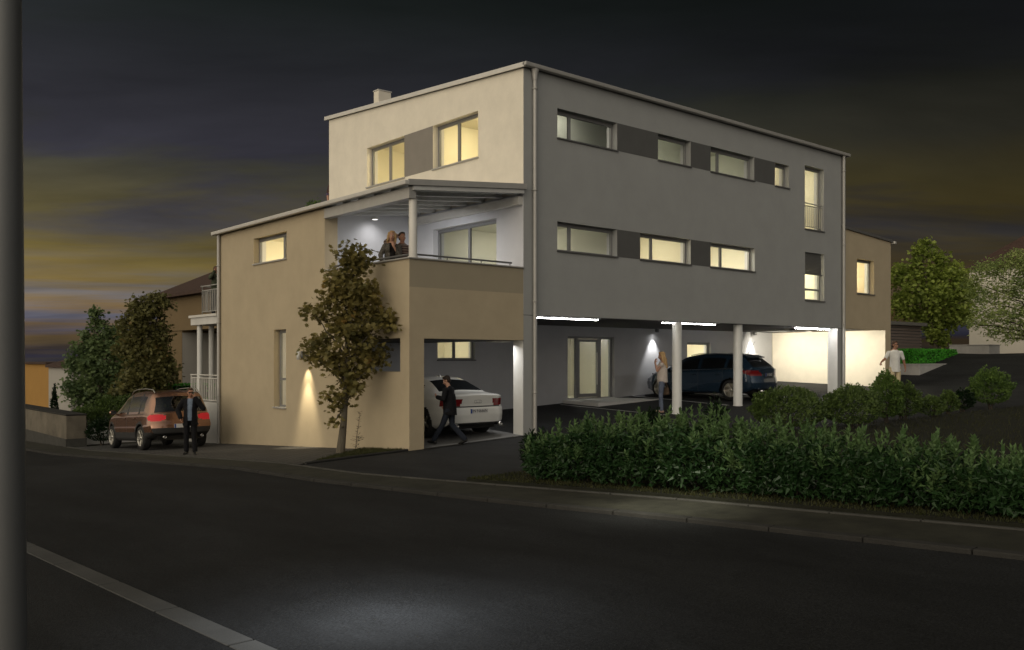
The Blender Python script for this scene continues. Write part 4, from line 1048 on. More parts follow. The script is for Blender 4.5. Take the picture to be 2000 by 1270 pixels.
# striped jumper, patterned jacket
def stripes(n, c1, c2):
    m, N, L, b = nt(n); tc = N.new('ShaderNodeTexCoord'); w = N.new('ShaderNodeTexWave'); w.wave_type = 'BANDS'; w.bands_direction = 'Z'
    w.inputs['Scale'].default_value = 5.2; w.inputs['Distortion'].default_value = .6; L.new(tc.outputs['Object'], w.inputs['Vector'])
    r = N.new('ShaderNodeValToRGB'); r.color_ramp.elements[0].position = .42; r.color_ramp.elements[1].position = .58; r.color_ramp.elements[0].color = (*c1,1); r.color_ramp.elements[1].color = (*c2,1)
    L.new(w.outputs['Color'], r.inputs['Fac']); L.new(r.outputs['Color'], b.inputs['Base Color']); b.inputs['Roughness'].default_value = .95; return m
STRIPE = stripes('striped_jumper_wool', (.055,.032,.028), (.16,.12,.10))
TWEED = pm('grey_tweed', (.035,.031,.026), .9, .3, 40, .4, 160, col2=(.14,.125,.105)); DKTOP = cloth('black_top_cloth', (.012,.011,.011)); OLIVE = cloth('olive_jacket_cloth', (.06,.068,.045), sc=6, var=.5)
VIOLET = cloth('violet_dress_cloth', (.09,.07,.12))
g0 = lambda x, y, e=.0: (x, y, ground(x, y)+e)
stand = {'R': ((.10,.02,.50),(.11,.0,.085),(.2,1,0)), 'L': ((-.10,.03,.50),(-.12,.03,.085),(-.25,1,0))}
def face_to(x, y, tx, ty): return math.atan2(ty-y, tx-x)-math.pi/2
cx, cy = -14.49, -16.555
# man on the phone in front of the brown car
t, J = person('man in black suit and blue shirt phoning in front of the brown car', (-6.15,5.47,ground(-6.15,5.47)+.012), face_to(-6.15,5.47,cx,cy)-.15,
    dict(skin=SK2, hair=('short',HAIRM), glasses=True, yaw=.35, pitch=-.05, arms={'R':((.33,-.06,-.30),(.24,.10,-.50),(-.25,.2,-1),(-1,0,.2)),'L':((-.34,.10,-.26),(-.135,.12,.03),(.35,-.15,.9),(.6,-.6,-.2))},
         thumb={'R':1,'L':1}, curl={'L':1.0,'R':.5}, legs={'R':((.10,.03,.50),(.105,.0,.085),(.25,1,0)),'L':((-.10,.05,.50),(-.125,.06,.085),(-.3,1,0))},
         tops=[('shirt',SHIRTB,'',.008,0,.02),('jacket',SUITK,'open',.028,1.96,.17)], trousers=('trousers',SUITK,.006,.012), shoe=SHOEK), .925)
m = MB(); a = J['arms']['L'][1]; m.box(-.034,.034,-.008,.008,-.065,.065); o = m.build('mobile_phone', M['black']); 
o.matrix_world = t.matrix_basis @ Matrix.Translation(a+Vector((.045,-.03,.10))) @ Matrix.Rotation(.3,4,'Y') @ Matrix.Rotation(1.2,4,'Z'); bevel(o,.006)
tag(o, 'black mobile phone held to the ear of the man in the black suit', 'phone')
# man walking past the carport, seen from behind at an angle
d = Vector((.7608,-.6489,0)); F_ = Vector((.649,.761,0))
t, J = person('man in black jacket and dark jeans walking past the white saloon looking down', (-2.18,.08,ground(-2.18,.08)+.008), math.atan2(-.761*.55+(.6489)*.85, -.649*-.55*-1*0-.7608*.85+.649*.45)-math.pi/2 if False else math.atan2((F_*.35-d).y, (F_*.35-d).x)-math.pi/2,
    dict(skin=SK1, hair=('short',HAIRD), yaw=.15, pitch=-.42, lean=(0,.05,0), headoff=(0,.05,.15), hip=(0,0,.90),
         arms={'R':((.25,.0,-.30),(.24,.16,-.49),(-.1,.8,-.45),(-1,0,0)),'L':((-.26,.02,-.30),(-.10,.26,-.26),(.35,.85,.35),(.7,-.2,.5))}, curl={'R':1.0,'L':1.1},
         legs={'L':((-.09,.17,.49),(-.09,.40,.10),(0,1,.12)),'R':((.09,-.02,.49),(.09,-.36,.13),(0,1,-.45))},
         tops=[('jacket',SUITK,'',.022,1.97,.16)], trousers=('jeans',JEAND,.006,.014), shoe=SHOEK), .915)
# blonde woman standing by the post
t, J = person('blonde woman in cream blouse and faded jeans beside the left round post', (5.95,.62,ground(5.95,.62)+.012), math.atan2((-d*.95+F_*.30).y, (-d*.95+F_*.30).x)-math.pi/2,
    dict(female=True, skin=SK1, hair=('long',HAIRB), yaw=.1, pitch=-.12, hip=(0,0,.95), shrug=(0,0),
         arms={'L':((-.17,.13,-.27),(-.10,.20,-.03),(.1,-.15,1),(.7,-.6,0)),'R':((.24,-.06,-.31),(.25,-.02,-.56),(0,.1,-1),(-1,0,0))}, curl={'L':.9,'R':1.3},
         legs={'L':((-.09,.03,.51),(-.09,.01,.085),(-.1,1,0)),'R':((.09,.05,.51),(.10,.05,.085),(.2,1,0))},
         tops=[('blouse',CREAM,'',.010,.14,.05)], trousers=('jeans',JEANL,.002,.012), shoe=SANDAL), 1.0)
a = J['arms']['R'][1]; LEA = pm('brown_bag_leather', (.11,.068,.040), .6, .2, 12, .3, 60)
tb = thing('handbag', 'brown handbag hanging from the hand of the blonde woman', 'bag', t.matrix_basis @ (a+Vector((0,.0,-.42))), t.rotation_euler.z)
m = MB(); m.hexa([(-.06,-.15,0),(.06,-.15,0),(.06,.15,0),(-.06,.15,0)],[(-.03,-.13,.22),(.03,-.13,.22),(.03,.13,.22),(-.03,.13,.22)]); bevel(m.build('bag_body', LEA, tb), .025, 3)
m = MB(); m.tube([(0,-.09,.21),(0,-.07,.30),(0,0,.345),(0,.07,.30),(0,.09,.21)], .010, 8); m.build('strap', LEA, tb)
# man in a white T-shirt walking on the drive
t, J = person('man in white t-shirt, sand shorts and sunglasses walking on the drive', (13.53,-2.63,ground(13.53,-2.63)+.01), face_to(13.53,-2.63,cx,cy)+.28,
    dict(skin=SK2, hair=('short',HAIRM), glasses=True, yaw=.75, pitch=.05, shorts=.9, flare=.004,
         arms={'R':((.31,.05,-.27),(.47,.22,-.38),(.45,.55,-.5),(-.5,0,-.5)),'L':((-.28,-.04,-.31),(-.35,-.10,-.55),(-.1,-.05,-1),(1,0,0))}, curl={'R':1.2,'L':.5},
         legs={'R':((.10,.12,.50),(.11,.10,.09),(.1,1,0)),'L':((-.10,.05,.49),(-.11,-.20,.12),(-.1,1,-.25))},
         tops=[('t_shirt',WHITET,'',.012,.80,.14)], trousers=('shorts',SAND,.002,0), shoe=SHOEK), 1.0)
# couple leaning at the loggia parapet
t, J = person('blonde woman in grey jacket at the loggia parapet, hand at her chin', (-2.74,1.70,3.10), face_to(-2.74,1.70,cx,cy)+.1,
    dict(female=True, skin=SK1, hair=('bob',HAIRB), pitch=-.05, yaw=-.15, roll=-.12, lean=(-.02,.06,0), hip=(0,0,.97),
         arms={'L':((-.16,.13,-.29),(-.02,.20,-.10),(.25,-.05,1),(.2,-1,0)),'R':((.27,.04,-.29),(.25,.20,-.46),(-.2,1,-.2),(0,0,-1))}, curl={'L':1.0,'R':.6},
         legs=stand, tops=[('top',DKTOP,'',.006,0,.03),('jacket',TWEED,'open',.020,1.95,.10)], trousers=('trousers',DKTOP,.004,.01), shoe=SHOEK), 1.02)
t, J = person('man in striped jumper on the loggia, one hand behind his head', (-2.41,1.66,3.10), face_to(-2.41,1.66,cx,cy)+.12,
    dict(skin=SK2, hair=('short',HAIRD), yaw=.25, pitch=.05, lean=(.03,.03,0), hip=(0,0,.95),
         arms={'R':((.36,-.14,.06),(.15,-.10,.22),(-.75,-.3,.15),(0,-1,-.2)),'L':((-.26,.03,-.31),(-.22,.20,-.49),(.1,1,-.2),(0,0,-1))}, curl={'R':.6,'L':.6},
         legs=stand, tops=[('jumper',STRIPE,'',.022,1.94,.12)], trousers=('trousers',JEAND,.006,.01), shoe=SHOEK), 1.03)
# woman on the roof terrace, only head and shoulders show
t, J = person('dark haired woman on the roof terrace, half hidden by the white upper wall', (.42,10.30,6.0), face_to(.42,10.3,cx,cy)+.95,
    dict(female=True, skin=SK1, hair=('long',HAIRR), yaw=.1, pitch=-.1, hip=(0,0,.93),
         arms={'L':((-.17,.13,-.27),(-.10,.20,-.08),(.1,-.1,1),(.7,-.6,0)),'R':((.22,.06,-.30),(.10,.24,-.34),(-.6,.4,.1),(0,0,-1))}, curl={'L':.9,'R':.6},
         legs=stand, tops=[('dress',VIOLET,'',.010,.10,.30)], trousers=('leggings',DKTOP,.004,0), shoe=SHOEK), .98)
# person on the far balcony
t, J = person('person in olive jacket with raised arm on the far left balcony', (-3.02,11.55,3.30), face_to(-3.02,11.55,cx,cy)+.5,
    dict(skin=SK2, hair=('short',HAIRM), yaw=.2, arms={'R':((.30,.14,-.16),(.16,.20,.08),(-.4,0,.9),(0,-1,0)),'L':((-.25,.02,-.31),(-.22,.12,-.55),(0,.2,-1),(1,0,0))},
         legs=stand, tops=[('jacket',OLIVE,'',.026,1.95,.14)], trousers=('trousers',JEAND,.008,.012), shoe=SHOEK), .88)
# ================================================================== trees, hedges, shrubs
rnd = random.Random(11)
RV = Vector((.7608,-.6489,0)); FV = Vector((.6489,.7608,0))
MAPLE = [(0,0),(.30,-.02),(.24,.20),(.52,.34),(.30,.46),(.34,.78),(.12,.66),(0,1),(-.12,.66),(-.34,.78),(-.30,.46),(-.52,.34),(-.24,.20),(-.30,-.02)]
OVAL = [(0,0),(.16,.25),(.18,.55),(0,1),(-.18,.55),(-.16,.25)]
DIAM = [(0,0),(.30,.5),(0,1),(-.30,.5)]
def leaf(m, p, d, n, size, shape, bend=.12):
    d = d.normalized(); s = d.cross(n)
    if s.length < 1e-4: s = Vector((1,0,0))
    s.normalize(); n = s.cross(d)
    m.add([p + s*(x*size) + d*(y*size) + n*(bend*size*(abs(x)*1.2-(y-.5)**2)) for x, y in shape], [tuple(range(len(shape)))])
def rv(up=0.):
    while True:
        v = Vector((rnd.uniform(-1,1), rnd.uniform(-1,1), rnd.uniform(-1,1)))
        if .05 < v.length < 1: v.normalize(); v.z += up; return v
def crown(blobs, count, size, shape, droop=.25):
    """leaves on twigs spread through the volume of the crown, thickest near its outside"""
    m = MB(); tot = sum(b[1].x*b[1].z for b in blobs)
    for c, r in blobs:
        k = int(count*r.x*r.z/tot)
        for _ in range(max(4, k//6)):
            v = rv(); q = rnd.random()**.45
            tw = c + Vector((v.x*r.x*q, v.y*r.y*q, v.z*r.z*q))
            for _ in range(6):
                p = tw + Vector((rnd.gauss(0,1), rnd.gauss(0,1), rnd.gauss(0,.7)))*size*.75
                dd = rv(); dd.z = dd.z*.5-droop
                nn = rv(.9)
                leaf(m, p, dd, nn, size*rnd.uniform(.65,1.2), shape)
    return m
def limb_path(a, b, wob=.12):
    a = Vector(a); b = Vector(b); n = 6; L = (b-a).length
    return [a.lerp(b, i/n) + (Vector((rnd.uniform(-1,1),rnd.uniform(-1,1),rnd.uniform(-.4,.6)))*L*wob*.5 if 0 < i < n else Vector()) for i in range(n+1)]
def tree(label, base, u0, v0, ppm, blobs, count, size, shape, lm, bark, r0, group=None, depth=.8, trunk_top=None, name='tree', limbs=True, lean=0):
    t = thing(name, label, 'tree', base, 0, group)
    bl = []
    for (u, v, ru, rv_) in blobs:
        dd = rnd.uniform(-.25,.25)*ru/ppm
        c = RV*((u-u0)/ppm) + FV*dd + Vector((0,0,(v0-v)/ppm)); r = Vector((ru/ppm*1.1, max(ru,rv_)/ppm*depth, rv_/ppm*1.1)); bl.append((c, r))
    crown(bl, count, size, shape).build('crown', lm, t)
    top = max(bl, key=lambda b: b[0].z)[0]; tt = trunk_top or top
    pts = limb_path((0,0,-.1), tt, .03); n = len(pts)
    tr = MB().tube(pts, [r0*(1.25 if i == 0 else 1-.85*i/(n-1)) for i in range(n)], 12).build('trunk', bark, t)
    for c, r in bl:
        f = clamp((c.z-.25*r.x)/max(.1, Vector(tt).z)*.72, .25, .95); i = min(n-2, int(f*(n-1))); a = pts[i].lerp(pts[i+1], f*(n-1)-i)
        if (c-a).length < .15: continue
        rr = r0*(1-.8*f)*.5
        MB().tube(limb_path(a, c), [rr*(1-.13*q) for q in range(7)], 7).build('limb', bark, tr)
    return t
BARK = pm('maple_bark', (.11,.095,.07), .9, .3, 12, .5, 40, stretch=(1,1,.2)); BARKD = pm('dark_bark', (.055,.045,.035), .9, .3, 12, .5, 40, stretch=(1,1,.2))
LM1 = leafm('autumn_maple_leaf', (.12,.115,.042), (.32,.21,.065), (.27,.22,.070)); LM2 = leafm('green_tree_leaf', (.085,.135,.060), (.18,.24,.095))
LM3 = leafm('rusty_tree_leaf', (.10,.10,.042), (.25,.18,.065), (.20,.19,.065)); LM4 = leafm('fresh_green_leaf', (.15,.21,.04), (.38,.46,.10)); LM5 = leafm('pale_olive_leaf', (.19,.27,.095), (.40,.46,.16))
F1 = [(692,505,42,24),(700,520,30,18),(665,548,32,22),(702,562,36,28),(690,585,48,30),(648,578,28,18),(722,596,24,18),(628,612,34,15),(602,607,13,9),(680,622,45,26),(740,630,26,20),(757,634,15,18),(690,655,58,26),(625,675,32,16),(600,686,16,11),(640,702,42,20),(715,690,42,26),(738,708,16,10),(682,722,42,20),(690,746,28,16),(662,777,26,17),(690,768,16,14),(655,800,7,12),(654,826,5,11)]
tree('slender autumn maple with brown green leaves in front of the beige wall', (-4.34,1.31,ground(-4.34,1.31)), 664, 888, 86.7, F1, 4900, .125, MAPLE, LM1, BARK, .085)
F2 = [(190,560,12,22),(210,575,12,16),(240,580,14,18),(170,590,12,14),(165,615,24,20),(205,610,34,26),(245,615,30,24),(160,645,30,26),(205,650,45,32),(255,650,30,28),(150,690,28,22),(200,695,50,30),(250,695,40,30),(165,718,26,14),(215,728,34,18),(222,742,16,12),(183,545,8,14)]
tree('broad dark green tree behind the clipped bushes on the left', (-3.56,21.44,base_z(-3.56,21.44)-.09), 205, 785, 48.7, F2, 9500, .15, MAPLE, LM2, BARK, .11)
F3 = [(310,545,26,16),(275,555,24,18),(290,575,35,22),(270,600,36,22),(315,610,24,22),(265,640,36,26),(305,650,30,28),(320,690,30,20),(280,695,40,28),(250,720,30,18),(300,725,32,16),(330,672,16,16),(285,752,30,14),(262,775,22,14)]
tree('rusty brown green tree between the pale low house and the tan house', (-3.6,17.54,base_z(-3.6,17.54)-.09), 268, 815, 53, F3, 8500, .145, MAPLE, LM3, BARK, .09)
F4 = [(1800,525,16,22),(1790,545,10,14),(1830,545,18,20),(1765,575,30,22),(1815,580,36,26),(1860,575,34,24),(1775,615,34,24),(1830,620,46,30),(1880,610,30,30),(1765,645,24,16),(1815,655,40,24),(1868,650,38,22),(1830,685,30,18),(1835,702,18,14),(1850,668,26,14)]
tree('bright green round tree behind the clipped box hedge on the right', (29.9,3.39,1.95), 1830, 735, 39.8, F4, 8000, .19, MAPLE, LM4, BARK, .12)
F5 = [(1925,520,28,16),(1905,545,24,16),(1960,515,36,22),(1995,500,34,24),(1920,575,30,20),(1970,560,40,26),(2010,540,40,40),(1930,610,30,20),(1975,605,40,24),(1905,625,16,14),(1995,640,40,18),(1945,640,22,14),(1975,655,14,10),(2040,600,50,50),(2050,520,50,40),(2060,650,40,20)]
tree('wide pale olive tree in front of the white house at the right edge', (26.9,-2.2,2.0), 2035, 690, 47.0, F5, 13500, .14, OVAL, LM5, BARKD, .16, depth=.9, trunk_top=Vector((0,0,3.0)))

# laurel hedge along the walk
HP = lambda y: walk_x(y)+.28
HH = lin([(.50,-5.6),(.66,-6.0),(.92,-6.8),(1.07,-7.6),(1.10,-8.3),(.97,-9.2),(.90,-10.2),(.86,-11.2),(.74,-12.2),(.66,-13.2)])
LAU = leafm('laurel_leaf', (.014,.040,.012), (.052,.108,.036), (.034,.076,.025), .36, .2, 2.2); LAU2 = leafm('young_laurel_leaf', (.075,.145,.050), (.125,.200,.075), None, .4, .25, 2.2)
th = thing('hedge', 'long leafy laurel hedge along the pavement in the right foreground', 'hedge', (0,0,0))
m = MB(); m2 = MB(); y = -5.75; cnt = 0
W_ = 1.15
def hz(y, q):                # top height across the hedge
    return HH(y)*.84*(1-.35*abs(q-.5)**2*4*.5)*(.98+.10*math.sin(y*4.3+q*3)+.09*math.sin(y*9.7+1.3+q*5)+.05*math.sin(y*17))
for i in range(13500):
    y = -6.12-rnd.random()*8.3; q = rnd.random(); h = hz(y,q)*.86
    if rnd.random() < .5: q = rnd.random()**2.2*.35
    r = rnd.random()**.75
    zz = h*r
    if y > -6.45: q = .1+q*.8
    x = HP(y)+q*W_+(.12 if r < .2 else 0)+.06*math.sin(y*5.1)+.05*math.sin(y*11)
    dd = rv(.45); dd.x -= .35*(1-q)
    leaf(m, Vector((x,y,ground(x,y)+.06+zz)), dd, rv(.6), rnd.uniform(.085,.145), OVAL, .5)
for i in range(520):         # upright young shoots on top and along the front edge
    y = -6.15-rnd.random()*8.2; q = rnd.random()*1.0; h = hz(y,q)
    lowz = rnd.random() < .30
    if lowz: q = rnd.random()*.2; h *= rnd.uniform(.45,.9)
    x = HP(y)+q*W_; L = rnd.uniform(.10,.28)*(.7 if lowz else 1); tilt = Vector((rnd.gauss(0,.18)-(.3 if lowz else 0), rnd.gauss(0,.18), 1)).normalized()
    b = Vector((x,y,ground(x,y)+.06+h*.84))
    n = 9; a0 = rnd.random()*6
    for k in range(n):
        f = k/(n-1); a = a0+k*2.4; out = Vector((math.cos(a), math.sin(a), 0))
        dd = (tilt*(.55+.9*f)+out*(1.05-.75*f))
        leaf(m2, b+tilt*L*f, dd, tilt-out*.4, rnd.uniform(.10,.155)*(1-.3*f), OVAL, .5)
m.build('foliage', LAU, th); m2.build('young_shoots', LAU2, th)
ms = MB()
for i in range(60):
    y = -5.9-rnd.random()*8; x = HP(y)+W_*.5+rnd.uniform(-.3,.3); g_ = ground(x,y); ms.tube([(x,y,g_),(x+rnd.uniform(-.1,.1),y+rnd.uniform(-.1,.1),g_+HH(y)*.7)],[.014,.006],5)
tag(ms.build('stems', BARKD, th), kind='stuff')

# clipped and loose shrubs
BX = leafm('box_leaf', (.026,.050,.014), (.12,.18,.045), None, .4, .2, 7); BX2 = leafm('thuja_leaf', (.034,.072,.017), (.13,.21,.045), None, .45, .2, 7); BXD = leafm('dark_shrub_leaf', (.004,.012,.003), (.012,.034,.008), None, .4, .2, 3)
BRIGHT = leafm('bright_hedge_leaf', (.025,.15,.016), (.10,.46,.040), None, .4, .2, 9)
def shrub(label, base, rx, ry, h, count, size, lm, lump=.14, shape=DIAM, group=None, name='shrub', pointy=0., elong=None):
    t = thing(name, label, 'shrub', base, 0, group); m = MB(); ph = [rnd.uniform(0,6) for _ in range(8)]
    for i in range(count):
        v = rv(); v.z = abs(v.z)*1.0 if rnd.random() < .8 else -abs(v.z)*.6
        a = math.atan2(v.y, v.x); e = v.z
        bump = 1+lump*(math.sin(5*a+ph[0]+3*e)*.5+math.sin(9*a+ph[1]-5*e)*.35+math.sin(14*e+ph[2]+3*a)*.4+noise.noise(v*4.3+Vector(base))*.9)
        q = 1-abs(rnd.gauss(0,.10))
        wz = h*(.45+.55*v.z) if v.z > 0 else h*(.45+.45*v.z)
        taper = (1-pointy*clamp(wz/h,0,1)**1.3)
        p = Vector((v.x*rx*bump*q*taper, v.y*ry*bump*q*taper, wz*(1+(bump-1)*.7)*(.5+.5*q)))
        if p.z < .0: p.z = abs(p.z)*.3
        if elong: p = Matrix.Rotation(elong,3,'Z') @ p
        leaf(m, p, (v+rv()*.9+Vector((0,0,.35))), rv(.5)+v*.8, size*rnd.uniform(.7,1.25), shape, .3)
    m.build('foliage', lm, t)
    st = MB()
    for k in range(5): st.tube([(rnd.uniform(-.06,.06),rnd.uniform(-.06,.06),-.08),(rnd.uniform(-.5,.5)*rx,rnd.uniform(-.5,.5)*ry,h*.6)],[.02,.006],5)
    MB.build(st, 'stem', BARKD, t); 
    return t
def gp(x, y): return (x, y, ground(x, y)+.02)
ea = math.atan2(-.6489,.7608)
shrub('large rounded box shrub, left half of the mound behind the laurel hedge', gp(2.75,-5.62), .80, .62, .95, 8200, .055, BX, .12, elong=ea)
shrub('rounded box shrub, right half of the mound behind the laurel hedge', gp(3.82,-6.50), .62, .60, .90, 6200, .055, BX, .12, elong=ea)
shrub('tall pointed green shrub hiding the legs of the man in the white t-shirt', gp(5.15,-6.58), .42, .42, 1.10, 4600, .055, BX2, .16, pointy=.35)
shrub('darker upright shrub right of the tall pointed shrub', gp(5.95,-6.62), .34, .34, .82, 3200, .055, BX, .18)
shrub('small low shrub between the dark upright shrub and the next small one', gp(6.95,-6.78), .30, .28, .46, 1800, .055, BX, .2)
shrub('small pointed shrub left of the broad shrub at the right', gp(7.85,-6.80), .26, .26, .52, 1600, .055, BX, .2, pointy=.3)
shrub('very dark small shrub hugging the left side of the broad shrub at the right', gp(8.75,-6.78), .25, .25, .48, 1500, .055, BXD, .2)
shrub('broad bushy light green shrub at the right end of the row', gp(9.62,-7.08), .50, .48, .92, 5000, .058, BX2, .22, pointy=.15)
shrub('dark leafy plant behind the hedge near the blonde woman', gp(1.2,-3.05), .26,.26,.50, 700, .09, BXD, .3, OVAL)
shrub('small dark sprig behind the middle of the laurel hedge', gp(.6,-5.3), .20,.20,.78, 600, .09, BXD, .3, OVAL)
shrub('dark trailing plant at the left end of the laurel hedge', (-4.62,-5.62,ground(-4.62,-5.62)+.05), .24,.24,.58, 900, .085, BXD, .3, OVAL)
LB_ = (-4.9,17.9); bz = base_z(*LB_)-.1
shrub('big round dark green bush above the small pale retaining wall', (-4.2,17.6,-.75), 1.15,.75,1.25, 6500, .075, BX, .15, elong=ea)
shrub('smaller bush touching the left side of the big round bush', (-5.35,17.7,-.75), .55,.5,.85, 2600, .075, BX, .15)
shrub('dark bush in front of the small pale retaining wall beside the brown car', (-5.55,14.75,ground(-5.5,14.75)), .50,.42,.78, 2400, .07, BXD, .2)
shrub('thin dark cypress standing behind the long grey garden wall', (-5.62,20.6,-1.15), .17,.17,1.95, 1500, .07, BXD, .15, pointy=.75, name='cypress')
shrub('small green plant at the edge of the roof terrace', (.06,10.75,6.0), .40,.30,1.12, 1500, .07, BX2, .2, name='potted_plant')
# clipped bright green hedges
def boxhedge(label, x0,x1,y0,y1,z0,z1, n, size=.06):
    t = thing('hedge', label, 'hedge', ((x0+x1)/2,(y0+y1)/2,z0)); m = MB(); dx, dy, dz = (x1-x0)/2,(y1-y0)/2,z1-z0
    for i in range(n):
        k = rnd.random(); u, v = rnd.uniform(-1,1), rnd.random()
        if k < .45: p = Vector((u*dx,-dy,v*dz)); nn = Vector((0,-1,0))
        elif k < .65: p = Vector((-dx,u*dy,v*dz)); nn = Vector((-1,0,0))
        elif k < .9: p = Vector((u*dx,rnd.uniform(-1,1)*dy,dz)); nn = Vector((0,0,1))
        else: p = Vector((dx,u*dy,v*dz)); nn = Vector((1,0,0))
        p -= nn*abs(rnd.gauss(0,.03)); leaf(m, p, rv(.3)+nn*.4, nn+rv()*.8, size*rnd.uniform(.7,1.3), DIAM, .2)
    m.build('foliage', BRIGHT, t)
    MB().box(-dx+.06,dx-.06,-dy+.06,dy-.06,0,dz-.06).build('branch_core', BXD, t)
boxhedge('clipped bright green box hedge on the planter wall', 21.9,26.0,.75,1.6,1.60,2.27, 5200, .07)
boxhedge('clipped bright green hedge in front of the tan house on the left', -2.9,-.6,17.6,18.6,-1.2,.90, 3600, .07)
# sapling in the planting bed
t = thing('sapling', 'thin leafy sapling growing beside the maple trunk', 'plant', (-3.86,1.45,ground(-3.86,1.45)+.02))
m = MB(); st = MB(); st.tube([(0,0,-.05),(.03,.0,.3),(.07,-.03,.6),(.09,-.05,.86)], [.010,.008,.006,.003], 6)
for k in range(70):
    h = rnd.random()**1.6*.9; a = rnd.random()*6.28; out = Vector((math.cos(a),math.sin(a),.3)); b = Vector((.03+.07*h,-.05*h,h)); rr = (.13 if h < .35 else .04)*rnd.random()
    leaf(m, b+out*rr, out, Vector((0,0,1))+rv()*.4, rnd.uniform(.045,.075), OVAL)
    if rr > .03: st.tube([b, b+out*rr], .003, 4, False)
m.build('foliage', BXD, t); st.build('stem', BARKD, t)
# grass blades
GR = leafm('grass_blade', (.020,.026,.006), (.050,.050,.014), None, .7, .2, 2)
m = MB()
def blade(x, y, z, h):
    a = rnd.random()*6.28; s = Vector((math.cos(a),math.sin(a),0))*.006; tip = Vector((rnd.gauss(0,.35)*h,rnd.gauss(0,.35)*h,h)); p = Vector((x,y,z))
    m.add([p-s,p+s,p+tip*.6+s*.6,p+tip,p+tip*.6-s*.6], [(0,1,2,3,4)])
bed = [(-6.1,-.66),(-3.4,.05),(-3.4,1.85)]
n = 0
while n < 2600:
    x, y = rnd.uniform(-6.2,-3.37), rnd.uniform(-.7,1.93)
    if inside((x,y), bed): blade(x,y,ground(x,y)+.018,rnd.uniform(.025,.07)); n += 1
n = 0
while n < 9000:
    y = -5.35-rnd.random()**1.2*9; x = walk_x(y)+.06+rnd.random()**1.5*1.6
    if y > -5.5 and x > -1: continue
    blade(x,y,ground(x,y)+.048,rnd.uniform(.02,.055)); n += 1
for i in range(9000):
    x, y = rnd.uniform(-1.5,11), rnd.uniform(-13,-5.2)
    if inside((x,y), [(-1.0,-4.75),(2.3,-5.3),(5.1,-6.3),(9.7,-7.5),(12,-8),(12,-13),(-3,-13)]): blade(x,y,ground(x,y)+.048,rnd.uniform(.03,.07))
tag(m.build('grass', GR), kind='stuff')
# ================================================================== lamps
def tube_light(x0, x1, y=.22, z=2.925, power=9, label=''):
    t = thing('tube_light', label, 'lamp', ((x0+x1)/2, y, z), 0, 'fluorescent tubes under the overhang')
    h = (x1-x0)/2
    m = MB(); m.box(-h,h,-.02,.02,.012,.03); m.build('housing', M['dmetal'], t)
    m = MB(); m.tube([(-h+.02,0,-.006),(h-.02,0,-.006)], .010, 10)
    m.build('tube', em('tube_glow', (1,.98,.95), power), t)
tube_light(.42, 2.85, power=50, label='long lit fluorescent tube under the overhang next to the left corner pillar')
tube_light(5.45, 7.98, power=38, label='lit fluorescent tube crossing the top of the left round post')
tube_light(12.3, 14.5, power=190, label='bright fluorescent tube at the far right end beside the white pillar')
def spot(name, loc, target, power, cone, blend, col, rad=.03, parent=None):
    l = bpy.data.lights.new(name, 'SPOT'); l.energy = power; l.spot_size = R_(cone); l.spot_blend = blend; l.color = col; l.shadow_soft_size = rad
    o = bpy.data.objects.new(name, l); COL.objects.link(o); o.location = loc
    o.rotation_euler = (Vector(target)-Vector(loc)).to_track_quat('-Z','Y').to_euler()
    if parent: o.parent = parent; o.matrix_parent_inverse = parent.matrix_world.inverted()
    return o
def area(name, loc, target, power, sx, sy, col):
    l = bpy.data.lights.new(name, 'AREA'); l.shape = 'RECTANGLE'; l.size = sx; l.size_y = sy; l.energy = power; l.color = col
    o = bpy.data.objects.new(name, l); COL.objects.link(o); o.location = loc
    o.rotation_euler = (Vector(target)-Vector(loc)).to_track_quat('-Z','Y').to_euler(); return o
for x, lab in ((10.5,'bright downlight on the grey wall left of the small lit carport window'),(16.55,'bright downlight on the grey wall near the pale side wall')):
    t = thing('wall_downlight', lab, 'lamp', (x,4.68,2.93), 0, 'downlights on the carport back wall')
    MB().lathe([(.001,.035),(.075,.035),(.075,-.09),(.066,-.09),(.060,-.04)], None, 18).build('housing', M['dmetal'], t)
    MB().lathe([(.001,-.055),(.058,-.055)], None, 18).build('bulb', em('downlight_glow', (1,.99,.97), 60), t)
    spot('downlight_lamp', (x,4.68,2.84), (x,4.86,1.4), 150, 66, .7, (1,.99,.97), .04)
# twin cylinder lamp on the beige wall
t = thing('wall_lamp', 'twin cylinder wall lamp shining down the beige wall, half hidden by the tree', 'lamp', (-3.354,4.72,1.97))
for k, (dy, mat) in enumerate(((.20,'post'),(-.03,'dmetal'))):
    MB().lathe([(.001,.11),(.05,.11),(.05,-.11),(.043,-.11),(.04,-.06),(.001,-.06)], Matrix.Translation((-.16,dy,0)), 18).build('shade', M[mat], t)
    MB().box(-.12,-.002,dy-.02,dy+.02,-.03,.03).build('bracket', M['dmetal'], t)
spot('wall_lamp_light', (-3.60,4.69,1.90), (-3.36,4.69,.9), 85, 60, .8, (1,.84,.55), .02)
spot('wall_lamp_light', (-3.74,4.69,1.9), (-3.36,4.69,-.5), 230, 48, .8, (1,.86,.60), .03)
# loggia lamp
t = thing('loggia_lamp', 'small round ceiling lamp at the back of the loggia', 'lamp', (-1.42,4.55,5.70))
MB().lathe([(.001,.06),(.09,.06),(.09,.0),(.08,-.01)], None, 18).build('housing', M['lmetal'], t)
MB().lathe([(.001,-.005),(.078,-.005)], None, 18).build('bulb', em('loggia_glow', (1,.98,.96), 2.5), t)
spot('loggia_light', (-1.42,4.30,5.62), (-1.42,4.85,4.95), 12, 115, 1., (1,.98,.96), .08)
area('loggia_fill_light', (-1.7,2.3,5.55), (-1.2,2.6,3.1), 44, .6, .6, (.97,.98,1))  # added fill light without a fixture, lifts the loggia walls and rafters
